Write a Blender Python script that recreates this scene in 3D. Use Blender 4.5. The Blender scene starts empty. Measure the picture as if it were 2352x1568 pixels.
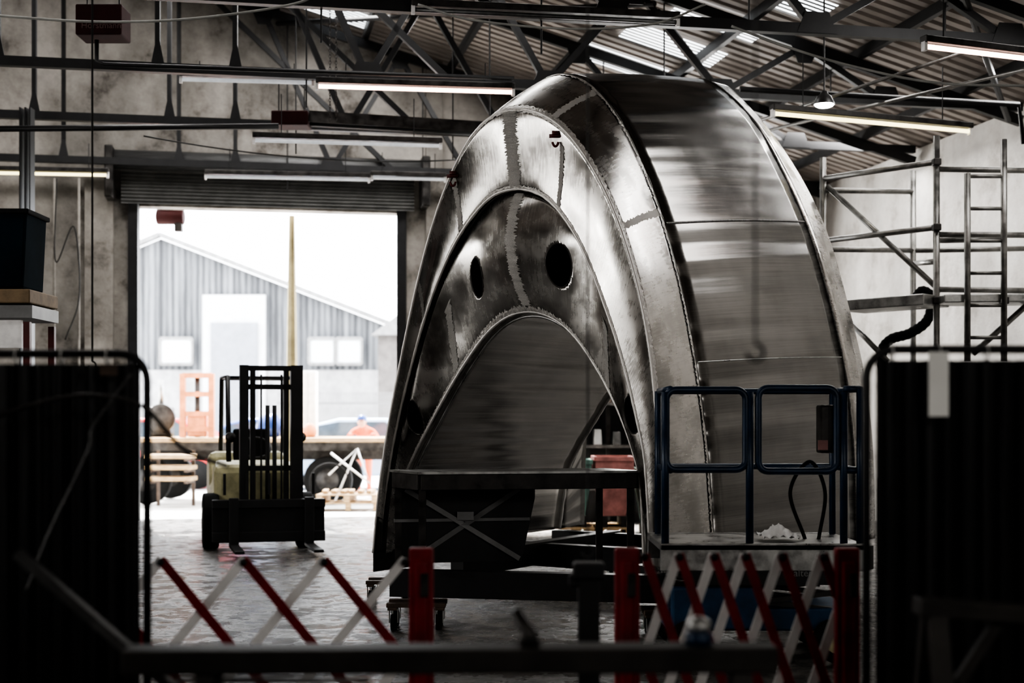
import bpy, math, random
import numpy as np
from mathutils import Vector, Matrix
random.seed(7)
F=3267.0; CH=1.5
def P(u,v,d): return Vector(((u-1176)/F*d, d, CH+(960-v)/F*d))
COL=bpy.context.scene.collection
# ---------------- materials ----------------
MATS={}
def mat(name,col,rough=.6,metal=0.,noise=.25,scale=4.,bump=0.,stretch=(1,1,1),emis=None,es=0.,spec=None,rvar=0.,alpha=1.):
    if name in MATS: return MATS[name]
    m=bpy.data.materials.new(name); m.use_nodes=True
    nt=m.node_tree; N=nt.nodes; L=nt.links
    b=N['Principled BSDF']
    b.inputs['Roughness'].default_value=rough; b.inputs['Metallic'].default_value=metal
    if spec is not None: b.inputs['Specular IOR Level'].default_value=spec
    tc=N.new('ShaderNodeTexCoord'); mp=N.new('ShaderNodeMapping'); mp.inputs['Scale'].default_value=stretch
    L.new(tc.outputs['Object'],mp.inputs['Vector'])
    no=N.new('ShaderNodeTexNoise'); no.inputs['Scale'].default_value=scale; no.inputs['Detail'].default_value=7; no.inputs['Roughness'].default_value=.6
    L.new(mp.outputs[0],no.inputs['Vector'])
    mr=N.new('ShaderNodeMapRange'); mr.inputs['From Min'].default_value=.35; mr.inputs['From Max'].default_value=.65
    L.new(no.outputs['Fac'],mr.inputs['Value'])
    mx=N.new('ShaderNodeMix'); mx.data_type='RGBA'
    mx.inputs[6].default_value=[c*(1-noise) for c in col]+[1]; mx.inputs[7].default_value=[min(1,c*(1+noise)) for c in col]+[1]
    L.new(mr.outputs[0],mx.inputs[0]); L.new(mx.outputs[2],b.inputs['Base Color'])
    if rvar:
        r2=N.new('ShaderNodeMapRange'); r2.inputs['To Min'].default_value=max(.03,rough-rvar); r2.inputs['To Max'].default_value=min(1,rough+rvar)
        r2.inputs['From Min'].default_value=.35; r2.inputs['From Max'].default_value=.65
        L.new(no.outputs['Fac'],r2.inputs['Value']); L.new(r2.outputs[0],b.inputs['Roughness'])
    if bump:
        bp=N.new('ShaderNodeBump'); bp.inputs['Strength'].default_value=bump; bp.inputs['Distance'].default_value=.02
        L.new(no.outputs['Fac'],bp.inputs['Height']); L.new(bp.outputs[0],b.inputs['Normal'])
    if emis:
        b.inputs['Emission Color'].default_value=list(emis)+[1]; b.inputs['Emission Strength'].default_value=es
    MATS[name]=m; return m
def alu(name,lo,hi,r0,r1,wav=.25,gx=1.2,gy=60.,metal=1.,mixf=.5,wsc=1.4,roll=0.,rollx=5.,fine=.06,fd=.004,n2s=2.0,det=3,rdet=0,lohi=(.3,.7)):
    m=bpy.data.materials.new(name); m.use_nodes=True
    nt=m.node_tree; N=nt.nodes; L=nt.links; b=N['Principled BSDF']
    b.inputs['Metallic'].default_value=metal
    tc=N.new('ShaderNodeTexCoord')
    mp=N.new('ShaderNodeMapping'); mp.inputs['Scale'].default_value=(gx,gy,1); L.new(tc.outputs['UV'],mp.inputs['Vector'])
    n1=N.new('ShaderNodeTexNoise'); n1.inputs['Scale'].default_value=2.5; n1.inputs['Detail'].default_value=4; L.new(mp.outputs[0],n1.inputs['Vector'])
    n2=N.new('ShaderNodeTexNoise'); n2.inputs['Scale'].default_value=n2s; n2.inputs['Detail'].default_value=det; n2.inputs['Roughness'].default_value=.6; L.new(tc.outputs['Object'],n2.inputs['Vector'])
    n3=N.new('ShaderNodeTexNoise'); n3.inputs['Scale'].default_value=wsc; n3.inputs['Detail'].default_value=0; L.new(tc.outputs['Object'],n3.inputs['Vector'])
    ad=N.new('ShaderNodeMix'); ad.data_type='FLOAT'; ad.inputs[0].default_value=mixf
    L.new(n1.outputs['Fac'],ad.inputs[2]); L.new(n2.outputs['Fac'],ad.inputs[3])
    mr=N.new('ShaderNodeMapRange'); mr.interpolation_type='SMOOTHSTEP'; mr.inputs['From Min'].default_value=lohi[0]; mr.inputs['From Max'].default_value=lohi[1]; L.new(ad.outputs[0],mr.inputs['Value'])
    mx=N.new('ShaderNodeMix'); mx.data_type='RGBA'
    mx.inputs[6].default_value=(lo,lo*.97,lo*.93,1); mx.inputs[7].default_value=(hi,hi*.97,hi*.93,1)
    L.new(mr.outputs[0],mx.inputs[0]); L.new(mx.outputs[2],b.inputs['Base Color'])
    r=N.new('ShaderNodeMapRange'); r.inputs['From Min'].default_value=lohi[0]; r.inputs['From Max'].default_value=lohi[1]; r.inputs['To Min'].default_value=r0; r.inputs['To Max'].default_value=r1
    L.new(ad.outputs[0],r.inputs['Value']); L.new(r.outputs[0],b.inputs['Roughness'])
    b1=N.new('ShaderNodeBump'); b1.inputs['Strength'].default_value=wav; b1.inputs['Distance'].default_value=.12; L.new(n3.outputs['Fac'],b1.inputs['Height'])
    last=b1
    if roll:
        m4=N.new('ShaderNodeMapping'); m4.inputs['Scale'].default_value=(rollx,.05,1); L.new(tc.outputs['UV'],m4.inputs['Vector'])
        n4=N.new('ShaderNodeTexNoise'); n4.inputs['Scale'].default_value=1.; n4.inputs['Detail'].default_value=rdet; L.new(m4.outputs[0],n4.inputs['Vector'])
        b4=N.new('ShaderNodeBump'); b4.inputs['Strength'].default_value=roll; b4.inputs['Distance'].default_value=.15; L.new(n4.outputs['Fac'],b4.inputs['Height']); L.new(last.outputs[0],b4.inputs['Normal']); last=b4
    if fine:
        b2=N.new('ShaderNodeBump'); b2.inputs['Strength'].default_value=fine; b2.inputs['Distance'].default_value=fd; L.new(n1.outputs['Fac'],b2.inputs['Height']); L.new(last.outputs[0],b2.inputs['Normal']); last=b2
    L.new(last.outputs[0],b.inputs['Normal'])
    MATS[name]=m; return m
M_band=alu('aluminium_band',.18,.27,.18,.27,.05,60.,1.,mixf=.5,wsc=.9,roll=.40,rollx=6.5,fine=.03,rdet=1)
M_front=alu('aluminium_front',.42,.66,.17,.36,.25,40.,2.,wsc=1.6,fine=.04,mixf=.75,n2s=3.2,det=7,lohi=(.38,.62))
M_face=alu('aluminium_face',.40,.66,.15,.34,.36,40.,2.,wsc=2.0,fine=.04,mixf=.8,n2s=3.6,det=7,lohi=(.38,.62))
M_in=alu('aluminium_inner',.50,.72,.18,.27,.08,30.,.6,metal=.9,roll=.28,rollx=5.,fine=.04,mixf=.45,rdet=1)
M_weld=alu('aluminium_ground_weld',.62,1.0,.28,.48,.1,14,14,metal=.4,mixf=.15,fine=.9,fd=.02)
M_bead=mat('weld_bead_grey',(.13,.125,.12),.45,1,.5,60,.6)
M_black=mat('black_painted_steel',(.010,.010,.011),.5,0,.4,6,.05)
M_blackm=mat('dark_steel',(.045,.042,.04),.45,.5,.5,8,.1,rvar=.15)
M_steel=mat('galvanised_steel',(.40,.40,.39),.38,.9,.3,9,.05,rvar=.12)
M_scaf=mat('dull_scaffold_tube',(.24,.235,.225),.40,.8,.3,9,.05,rvar=.12)
M_pipe=mat('dull_pipe',(.10,.10,.10),.4,.6,.3,9)
M_grey=mat('grey_painted_metal',(.22,.22,.22),.5,.2,.2,5)
M_shut=mat('grey_shutter_slats',(.19,.19,.185),.5,.2,.2,5)
M_red=mat('dull_red_plastic',(.24,.012,.018),.45,0,.3,9)
M_redd=mat('dark_red_shackle',(.09,.010,.010),.45,0,.2,6)
M_white=mat('white_painted_metal',(.85,.84,.83),.5,0,.12,8)
M_blue=mat('blue_paint',(.012,.032,.07),.35,.1,.3,7)
M_bluel=mat('light_blue_paint',(.015,.06,.13),.5,.1,.3,7)
M_orange=mat('orange_paint',(.62,.24,.11),.5,0,.25,6)
M_yellow=mat('cream_yellow_paint',(.46,.43,.26),.5,0,.3,6)
M_wood=mat('rough_wood',(.42,.29,.16),.75,0,.35,6,.2,(1,1,8))
M_woodd=mat('dark_wood',(.08,.055,.04),.7,0,.4,6,.2)
M_rubber=mat('rubber',(.010,.010,.010),.85,0,.2,20,spec=.2)
M_green=mat('green_paint',(.22,.38,.32),.55,0,.3,5)
M_pink=mat('faded_red_paint',(.55,.24,.22),.55,0,.3,5)
M_curtain=mat('black_curtain_vinyl',(.009,.009,.010),.42,0,.5,5,.3,(8,8,.4),spec=.4)
M_cable=mat('black_cable',(.01,.01,.01),.5)
M_cablew=mat('white_cable',(.4,.4,.38),.5)
M_paper=mat('paper',(.9,.9,.87),.8,0,.05)
M_skin=mat('skin',(.55,.32,.24),.6,0,.1)
M_glass=mat('dark_glass',(.06,.08,.1),.1,0,.2)
M_pane=mat('bright_window_pane',(.85,.9,.92),.25,0,.05)
M_heater=mat('dark_red_enamel',(.035,.008,.008),.7,0,.2,spec=.2)
M_carb=mat('car_paint_silver_blue',(.35,.45,.58),.25,.3,.05)
M_card=mat('car_paint_dark_blue',(.03,.07,.25),.25,.3,.05)
M_carr=mat('car_paint_red',(.5,.05,.05),.25,.3,.05)
M_tubew=mat('tube_lamp_warm_pink',(1,.8,.75),.5,emis=(1,.62,.5),es=6)
M_tubey=mat('tube_lamp_warm_yellow',(1,.95,.7),.5,emis=(1,.86,.45),es=2.5)
M_tubed=mat('tube_lamp_cool_dim',(.6,.6,.6),.5,emis=(.9,.95,1),es=.3)  # dim tubes carry a faint emission
M_lamp=mat('lamp_glow',(1,1,1),.5,emis=(1,.97,.92),es=40)
def plaster(name,c0,c1,c2,stk=.75):
    m=bpy.data.materials.new(name); m.use_nodes=True; N=m.node_tree.nodes; L=m.node_tree.links; b=N['Principled BSDF']; b.inputs['Roughness'].default_value=.9
    tc=N.new('ShaderNodeTexCoord'); a=N.new('ShaderNodeTexNoise'); a.inputs['Scale'].default_value=1.1; a.inputs['Detail'].default_value=10; a.inputs['Roughness'].default_value=.72; L.new(tc.outputs['Object'],a.inputs['Vector'])
    r=N.new('ShaderNodeValToRGB'); e=r.color_ramp.elements; e[0].position=.38; e[0].color=(*c0,1); e[1].position=.62; e[1].color=(*c2,1); q=e.new(.47); q.color=(*c1,1)
    L.new(a.outputs['Fac'],r.inputs[0])
    mp=N.new('ShaderNodeMapping'); mp.inputs['Scale'].default_value=(1.1,1.1,.4); L.new(tc.outputs['Object'],mp.inputs['Vector'])
    s=N.new('ShaderNodeTexNoise'); s.inputs['Scale'].default_value=.8; s.inputs['Detail'].default_value=5; L.new(mp.outputs[0],s.inputs['Vector'])
    sm_=N.new('ShaderNodeMapRange'); sm_.inputs['From Min'].default_value=.38; sm_.inputs['From Max'].default_value=.6; sm_.inputs['To Min'].default_value=stk; L.new(s.outputs['Fac'],sm_.inputs['Value'])
    mx=N.new('ShaderNodeMix'); mx.data_type='RGBA'; mx.blend_type='MULTIPLY'; mx.inputs[0].default_value=1; L.new(r.outputs[0],mx.inputs[6]); L.new(sm_.outputs[0],mx.inputs[7]); L.new(mx.outputs[2],b.inputs['Base Color'])
    bp=N.new('ShaderNodeBump'); bp.inputs['Strength'].default_value=.6; bp.inputs['Distance'].default_value=.05; L.new(a.outputs['Fac'],bp.inputs['Height']); L.new(bp.outputs[0],b.inputs['Normal'])
    return m
M_plaster=plaster('dirty_plaster',(.15,.135,.12),(.36,.335,.305),(.52,.49,.45),.55)
M_plasterw=plaster('white_plaster',(.55,.52,.48),(.75,.72,.68),(.87,.85,.81))
M_yard=mat('sunlit_concrete',(.62,.61,.59),.85,0,.15,1.5,.1)
# ---------------- mesh buffer ----------------
class MB:
    def __init__(s): s.v=[]; s.f=[]
    def add(s,vs,fs):
        o=len(s.v); s.v+= [Vector(x) for x in vs]; s.f+=[[i+o for i in f] for f in fs]; return s
    def hexa(s,c,X,Y,Z):
        c=Vector(c);X=Vector(X)/2;Y=Vector(Y)/2;Z=Vector(Z)/2
        vs=[c+a*X+b*Y+e*Z for e in(-1,1) for b in(-1,1) for a in(-1,1)]
        return s.add(vs,[(0,2,3,1),(4,5,7,6),(0,1,5,4),(2,6,7,3),(0,4,6,2),(1,3,7,5)])
    def box(s,c,sx,sy,sz,rz=0):
        ca,sa=math.cos(rz),math.sin(rz)
        return s.hexa(c,(ca*sx,sa*sx,0),(-sa*sy,ca*sy,0),(0,0,sz))
    def beam(s,a,b,w,h,up=(0,0,1)):
        a=Vector(a);b=Vector(b);t=(b-a); L=t.length; t=t.normalized(); up=Vector(up)
        if abs(t.dot(up))>.98: up=Vector((0,1,0))
        x=t.cross(up).normalized(); y=x.cross(t)
        return s.hexa((a+b)/2,x*w,t*L,y*h)
    def tube(s,pts,r,n=8,closed=False,cap=True):
        pts=[Vector(p) for p in pts]; m=len(pts); rs=r if isinstance(r,(list,tuple)) else [r]*m
        up=None; vs=[]
        for i in range(m):
            if closed: t=(pts[(i+1)%m]-pts[i-1])
            else: t=pts[min(i+1,m-1)]-pts[max(i-1,0)]
            t=t.normalized()
            if up is None:
                up=Vector((0,0,1)) if abs(t.z)<.9 else Vector((0,1,0))
            x=t.cross(up); 
            if x.length<1e-4: x=t.cross(Vector((.3,.8,.1)))
            x=x.normalized(); up=x.cross(t).normalized()
            for k in range(n):
                a=2*math.pi*k/n; vs.append(pts[i]+rs[i]*(math.cos(a)*x+math.sin(a)*up))
        fs=[]
        for i in range(m if closed else m-1):
            j=(i+1)%m
            for k in range(n):
                fs.append((i*n+k,i*n+(k+1)%n,j*n+(k+1)%n,j*n+k))
        if cap and not closed:
            fs.append(tuple(range(n-1,-1,-1))); fs.append(tuple((m-1)*n+k for k in range(n)))
        return s.add(vs,fs)
    def prism(s,poly,ex):
        n=len(poly); poly=[Vector(p) for p in poly]; ex=Vector(ex)
        vs=poly+[p+ex for p in poly]
        fs=[tuple(range(n-1,-1,-1)),tuple(range(n,2*n))]+[(i,(i+1)%n,(i+1)%n+n,i+n) for i in range(n)]
        return s.add(vs,fs)
    def sphere(s,c,r,sc=(1,1,1),nu=14,nv=9):
        c=Vector(c);vs=[];fs=[]
        for j in range(nv+1):
            th=math.pi*j/nv
            for i in range(nu):
                ph=2*math.pi*i/nu
                vs.append(c+Vector((r*sc[0]*math.sin(th)*math.cos(ph),r*sc[1]*math.sin(th)*math.sin(ph),r*sc[2]*math.cos(th))))
        for j in range(nv):
            for i in range(nu): fs.append((j*nu+i,(j+1)*nu+i,(j+1)*nu+(i+1)%nu,j*nu+(i+1)%nu))
        return s.add(vs,fs)
    def obj(s,name,m,parent=None,smooth=False,bev=0,**props):
        me=bpy.data.meshes.new(name)
        lo=Vector((min(v.x for v in s.v),min(v.y for v in s.v),min(v.z for v in s.v)))
        hi=Vector((max(v.x for v in s.v),max(v.y for v in s.v),max(v.z for v in s.v)))
        c=(lo+hi)/2
        me.from_pydata([tuple(v-c) for v in s.v],[],s.f); me.validate(); me.materials.append(m)
        if smooth:
            for p in me.polygons: p.use_smooth=True
        ob=bpy.data.objects.new(name,me); COL.objects.link(ob); ob.location=c
        if parent is not None:
            ob.parent=parent; ob.matrix_parent_inverse=Matrix.Translation(-parent.location)
        if bev:
            b=ob.modifiers.new('b','BEVEL'); b.width=bev; b.segments=2; b.limit_method='ANGLE'
        for k,x in props.items(): ob[k]=x
        return ob
def E(name,loc,label,cat,group=None):
    e=bpy.data.objects.new(name,None); e.empty_display_size=.1; e.location=Vector(loc); COL.objects.link(e)
    e['label']=label; e['category']=cat
    if group: e['group']=group
    return e
def text(body,size,loc,m_,parent,align='LEFT'):
    cu=bpy.data.curves.new('tmp','FONT'); cu.body=body; cu.size=size; cu.extrude=.002; cu.align_x=align
    o=bpy.data.objects.new('tmp',cu); COL.objects.link(o)
    dg=bpy.context.evaluated_depsgraph_get(); dg.update()
    me=bpy.data.meshes.new_from_object(o.evaluated_get(dg)); bpy.data.objects.remove(o)
    me.materials.clear(); me.materials.append(m_)
    R=Matrix.Rotation(math.pi/2,4,'X'); me.transform(R)
    k=bpy.data.objects.new('lettering',me); COL.objects.link(k); k.location=loc; k.parent=parent; k.matrix_parent_inverse=Matrix.Translation(-parent.location); return k
def arc_pts(a,b,sag,n=24):
    a=Vector(a);b=Vector(b)
    return [a.lerp(b,i/n)+Vector((0,0,-sag*4*(i/n)*(1-i/n))) for i in range(n+1)]
def catmull(pts,per=12):
    pts=[Vector(p) for p in pts]; q=[pts[0]*2-pts[1]]+pts+[pts[-1]*2-pts[-2]]; out=[]
    for i in range(1,len(q)-2):
        p0,p1,p2,p3=q[i-1:i+3]
        for k in range(per):
            t=k/per; out.append(.5*((2*p1)+(-p0+p2)*t+(2*p0-5*p1+4*p2-p3)*t*t+(-p0+3*p1-3*p2+p3)*t**3))
    out.append(pts[-1]); return out
def resamp(pts,n):
    L=[0]
    for i in range(1,len(pts)): L.append(L[-1]+(pts[i]-pts[i-1]).length)
    out=[];j=0
    for k in range(n+1):
        t=L[-1]*k/n
        while j<len(L)-2 and L[j+1]<t: j+=1
        out.append(pts[j].lerp(pts[j+1],(t-L[j])/max(1e-9,L[j+1]-L[j])))
    return out
# ---------------- building frame ----------------
PHI=math.radians(11); e1=Vector((math.cos(PHI),math.sin(PHI),0)); e2=Vector((-math.sin(PHI),math.cos(PHI),0)); OB=Vector((0,22,0))
def B(a,c,z): return OB+e1*a+e2*c+Vector((0,0,z))
AR=5.0; RIDGE=-8.0; AL=-15.0; HE=5.2; SL=.28; CF=-27.0
def roofz(a): return HE+SL*(AR-a) if a>=RIDGE else HE+SL*(AR-RIDGE)-SL*(RIDGE-a)
def roofhit(u,v,off=0):
    kx=(u-1176)/F; kz=(960-v)/F
    ka=kx*e1.x+e1.y; ca=-22*e1.y
    t=(HE+SL*(AR-ca)-CH-off)/(kz+SL*ka)
    p=Vector((kx*t,t,0)); q=p-OB
    return q.dot(e1),q.dot(e2)
def struct(o): o['kind']='structure'; return o
fm=bpy.data.materials.new('worn_concrete_floor'); fm.use_nodes=True
N=fm.node_tree.nodes; L=fm.node_tree.links; b=N['Principled BSDF']
tc=N.new('ShaderNodeTexCoord')
n1=N.new('ShaderNodeTexNoise'); n1.inputs['Scale'].default_value=1.6; n1.inputs['Detail'].default_value=12; n1.inputs['Roughness'].default_value=.8; L.new(tc.outputs['Object'],n1.inputs['Vector'])
n2=N.new('ShaderNodeTexNoise'); n2.inputs['Scale'].default_value=5; n2.inputs['Detail'].default_value=10; n2.inputs['Roughness'].default_value=.62; L.new(tc.outputs['Object'],n2.inputs['Vector'])
cr=N.new('ShaderNodeMapRange'); cr.inputs['From Min'].default_value=.42; cr.inputs['From Max'].default_value=.60; L.new(n1.outputs['Fac'],cr.inputs['Value'])
mx=N.new('ShaderNodeMix'); mx.data_type='RGBA'; mx.inputs[6].default_value=(.018,.017,.016,1); mx.inputs[7].default_value=(.17,.16,.148,1)
L.new(cr.outputs[0],mx.inputs[0]); L.new(mx.outputs[2],b.inputs['Base Color'])
rr=N.new('ShaderNodeMapRange'); rr.inputs['From Min'].default_value=.42; rr.inputs['From Max'].default_value=.60; rr.inputs['To Min'].default_value=.12; rr.inputs['To Max'].default_value=.5
L.new(n2.outputs['Fac'],rr.inputs['Value']); L.new(rr.outputs[0],b.inputs['Roughness'])
bp=N.new('ShaderNodeBump'); bp.inputs['Strength'].default_value=1.; bp.inputs['Distance'].default_value=.10; L.new(n2.outputs['Fac'],bp.inputs['Height']); L.new(bp.outputs[0],b.inputs['Normal'])
struct(MB().prism([B(AL,CF,-.1),B(AR,CF,-.1),B(AR,.15,-.1),B(AL,.15,-.1)],(0,0,.1)).obj('floor',fm))
struct(MB().prism([B(-60,.16,-.12),B(40,.16,-.12),B(40,70,-.12),B(-60,70,-.12)],(0,0,.11)).obj('ground',M_yard))
DL,DR,DH=-5.68,-1.70,4.62
def roofpoly(a0,a1,z0,c):
    xs=[a0]+([RIDGE] if a0<RIDGE<a1 else [])+[a1]
    return [B(a0,c,z0),B(a1,c,z0)]+[B(x,c,roofz(x)-.02) for x in reversed(xs)]
m=MB(); th=e2*.3
m.prism(roofpoly(AL,DL,0,0),th); m.prism(roofpoly(DL,DR,DH,0),th); m.prism(roofpoly(DR,AR,0,0),th)
struct(m.obj('wall_back',M_plaster))
struct(MB().prism([B(AR,CF,0),B(AR,.3,0),B(AR,.3,HE),B(AR,CF,HE)],e1*.3).obj('wall_right',M_plasterw))
struct(MB().prism([B(AL,CF,0),B(AL,.3,0),B(AL,.3,roofz(AL)),B(AL,CF,roofz(AL))],-e1*.3).obj('wall_left',M_plaster))
struct(MB().prism(roofpoly(AL,AR,0,CF),-th).obj('wall_front',M_plaster))
M_roof=mat('brown_grey_corrugated_sheet',(.36,.32,.29),.7,.0,.15,1.2,.0)
vs=[];fs=[]; xs=[AR+.4,(AR+RIDGE)/2,RIDGE,AL-.4]
cs=[]; c=CF-.2
while c<.35:
    cs+= [(c,.0),(c+.11,.0),(c+.13,.075),(c+.19,.075)]; c+=.21
for c,h in cs:
    for x in xs: vs.append(B(x,c,roofz(x)+.02+h))
w=len(xs)
for i in range(len(cs)-1):
    for j in range(w-1): fs.append((i*w+j,(i+1)*w+j,(i+1)*w+j+1,i*w+j+1))
struct(MB().add(vs,fs).obj('ceiling',M_roof))
sm=bpy.data.materials.new('translucent_ribbed_skylight'); sm.use_nodes=True
N=sm.node_tree.nodes; L=sm.node_tree.links; b=N['Principled BSDF']; b.inputs['Base Color'].default_value=(.1,.1,.1,1)
uv=N.new('ShaderNodeUVMap'); se=N.new('ShaderNodeSeparateXYZ'); L.new(uv.outputs[0],se.inputs[0])
ma=N.new('ShaderNodeMath'); ma.operation='SINE'; mb=N.new('ShaderNodeMath'); mb.operation='MULTIPLY'; mb.inputs[1].default_value=44
L.new(se.outputs['Y'],mb.inputs[0]); L.new(mb.outputs[0],ma.inputs[0])
mr=N.new('ShaderNodeMapRange'); mr.inputs['From Min'].default_value=-.15; mr.inputs['From Max'].default_value=.4; mr.inputs['To Min'].default_value=.02; mr.inputs['To Max'].default_value=3.2
L.new(ma.outputs[0],mr.inputs['Value']); L.new(mr.outputs[0],b.inputs['Emission Strength']); b.inputs['Emission Color'].default_value=(.93,.97,1,1)
si=0
def skylight(a0,a1,c0,c1):
    global si; si+=1
    vs=[B(a0,c0,roofz(a0)-.012),B(a1,c0,roofz(a1)-.012),B(a1,c1,roofz(a1)-.012),B(a0,c1,roofz(a0)-.012)]
    o=MB().add(vs,[(0,1,2,3)]).obj('window_%d'%si,sm); struct(o)
    ul=o.data.uv_layers.new(name='UVMap')
    for li,q in zip(o.data.polygons[0].loop_indices,[(0,0),(1,0),(1,1),(0,1)]):ul.data[li].uv=q
for (u0,v0,u1,v1,wd) in [(1320,104,1515,178,.75),(1440,62,1645,142,.75),(700,3,840,50,.75),(1560,5,1740,87,.7),(1800,0,1900,28,.7),(1120,222,1200,238,.7)]:
    a0,c0=roofhit(u0,v0); a1,c1=roofhit(u1,v1)
    cm=(c0+c1)/2
    skylight(min(a0,a1),max(a0,a1),cm-wd/2,cm+wd/2)
for i,a in enumerate([4.2,2.9,1.6,.3,-1,-2.3,-3.6,-4.9,-6.2,-7.5]):
    o=MB().beam(B(a,-16,roofz(a)-.075),B(a,-.02,roofz(a)-.075),.07,.12).obj('purlin',M_black)
    o['label']='dark timber purlin running under the corrugated roof sheets'; o['category']='roof beam'; o['group']='roof purlins'
def truss(c,braces=True):
    e=E('roof_truss',B(-4,c,HE),'black steel roof truss with diagonal braces below corrugated roof','roof truss','roof trusses')
    zb=HE-.02
    A0=AR-.06
    MB().beam(B(A0,c,zb),B(-14.8,c,zb),.09,.1).obj('bottom_chord',M_black,e)
    m=MB(); zt=lambda a: roofz(a)-.22
    m.beam(B(A0,c,zt(A0)+.02),B(RIDGE,c,zt(RIDGE)),.08,.12); m.beam(B(RIDGE,c,zt(RIDGE)),B(-14.8,c,zt(-14.8)),.08,.12)
    m.obj('top_chord',M_black,e)
    nodes=[3.2,1.2,-.8,-2.8]
    for n in nodes:
        for s in (-1,1):
            a2=n+s*1.0
            MB().beam(B(n,c,zb),B(a2,c,zt(a2)),.07,.07,up=e2).obj('brace',M_black,e)
        MB().prism([B(n-.2,c-.05,zb-.04),B(n+.2,c-.05,zb-.04),B(n+.12,c-.05,zb+.16),B(n-.12,c-.05,zb+.16)],e2*.012).obj('gusset_plate',M_black,e)
        a2=n-1
        MB().prism([B(a2-.16,c-.05,zt(a2)),B(a2+.16,c-.05,zt(a2)-.05),B(a2+.08,c-.05,zt(a2)-.2),B(a2-.08,c-.05,zt(a2)-.2)],e2*.012).obj('gusset_plate',M_black,e)
        MB().tube([B(a2+.35,c+.03,zb-.35 if n<1 else zb),B(a2+.35,c+.03,zt(a2+.35))],.009,6).obj('sag_rod',M_black,e)
    MB().beam(B(-1.9,c,zb),B(-4.6,c,zt(-4.6)),.07,.07,up=e2).obj('brace',M_black,e)
    for n in (-4.2,-5.0,-6.6,-8.2):
        MB().beam(B(n,c,zb),B(n,c,zt(n)),.05,.05).obj('hanger',M_black,e)
        MB().prism([B(n-.07,c-.03,zb+.03),B(n+.07,c-.03,zb+.03),B(n+.02,c-.03,zb+.28),B(n-.02,c-.03,zb+.28)],e2*.02).obj('gusset_plate',M_black,e)
for c in (-.5,-3.5,-6.2,-8.9,-11.5): truss(c)
for (a0,c0,a1,c1) in [(4.5,-.6,.5,-6.1),(4.6,-6.5,.9,-11.4),(.4,-6.3,-3.6,-.6)]:
    o=MB().tube([B(a0,c0,roofz(a0)-.36),B(a1,c1,roofz(a1)-.36)],.035).obj('wind_brace',M_black)
    o['label']='black steel tube bracing between roof trusses'; o['category']='roof brace'; o['group']='roof wind braces'
struct(MB().prism([B(-6.35,-.14,0),B(-5.95,-.14,0),B(-5.95,-.14,5.1),B(-6.35,-.14,5.1)],e2*.16).obj('trim_1',M_plaster))
m=MB(); m.beam(B(DL+.02,-.06,0),B(DL+.02,-.06,DH+.5),.14,.14); m.beam(B(DR-.02,-.06,0),B(DR-.02,-.06,DH+.5),.14,.14)
struct(m.obj('trim_2',M_black))
struct(MB().prism([B(-1.35,-.1,0),B(-1.1,-.1,0),B(-1.1,-.1,7.2),B(-1.35,-.1,7.2)],e2*.12).obj('trim_3',M_plaster))
sh=E('roller_shutter',B(-3.7,-.3,DH),'rolled up ribbed steel roller shutter above the open doorway','roller shutter')
m=MB(); n=20
prof=[(-.04+ .05*(i%2), DH+.0+ i*.026) for i in range(n)]
for i in range(n-1):
    m.add([B(DL-.15,-.22+prof[i][0],prof[i][1]),B(DR+.15,-.22+prof[i][0],prof[i][1]),B(DR+.15,-.22+prof[i+1][0],prof[i+1][1]),B(DL-.15,-.22+prof[i+1][0],prof[i+1][1])],[(0,1,2,3)])
m.obj('slat_curtain',M_shut,sh)
m=MB().tube([B(DL-.25,-.32,DH+.62),B(DR+.25,-.32,DH+.62)],.14,14); m.obj('roll_drum',mat('ribbed_grey',(.10,.10,.10),.5,.3,.3,8,.2,(.5,.5,9)),sh,True)
for a in (DL-.3,DR+.3): MB().box(B(a,-.32,DH+.42),.12,.42,.75,PHI).obj('end_bracket',M_blackm,sh,bev=.02)
o=MB().tube([B(-3.35,.45,DH-.02),B(-3.35,.45,3),B(-3.35,.45,0)],[.045,.075,.11],8).obj('door_post',mat('pale_ochre_paint',(.42,.35,.19),.6,0,.2))
o['label']='pale yellow removable post standing in the middle of the doorway'; o['category']='post'
def pipe(name,pts,r,m_,label,cat,**k):
    o=MB().tube(pts,r).obj(name,m_,smooth=True); o['label']=label; o['category']=cat
    for a,bb in k.items(): o[a]=bb
    return o
for u in (130,186):
    p=P(u,900,20.25); pipe('conduit_pipe',[Vector((p.x,p.y-.1,.3)),Vector((p.x,p.y-.1,4.9))],.018,M_plaster,'thin painted conduit running up the plaster wall','pipe',group='wall conduits')
pipe('wall_cable',catmull([P(130,410,20),P(128,600,20),P(170,520,20),P(182,680,20),P(150,780,20)]),.010,M_cable,'black cable dangling down the plaster wall','cable')
col=E('steel_column',(P(62,1000,17).x,17,0),'black steel stanchion standing against the plaster wall','column')
q=P(62,1000,17)
m=MB();m.box((q.x,q.y,2.6),.02,.14,5.2);m.box((q.x-.06,q.y,2.6),.015,.16,5.2);m.box((q.x+.06,q.y,2.6),.015,.16,5.2);m.obj('shaft',M_black,col)
MB().box((q.x,q.y,.015),.3,.3,.03).obj('base_plate',M_black,col)
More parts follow.
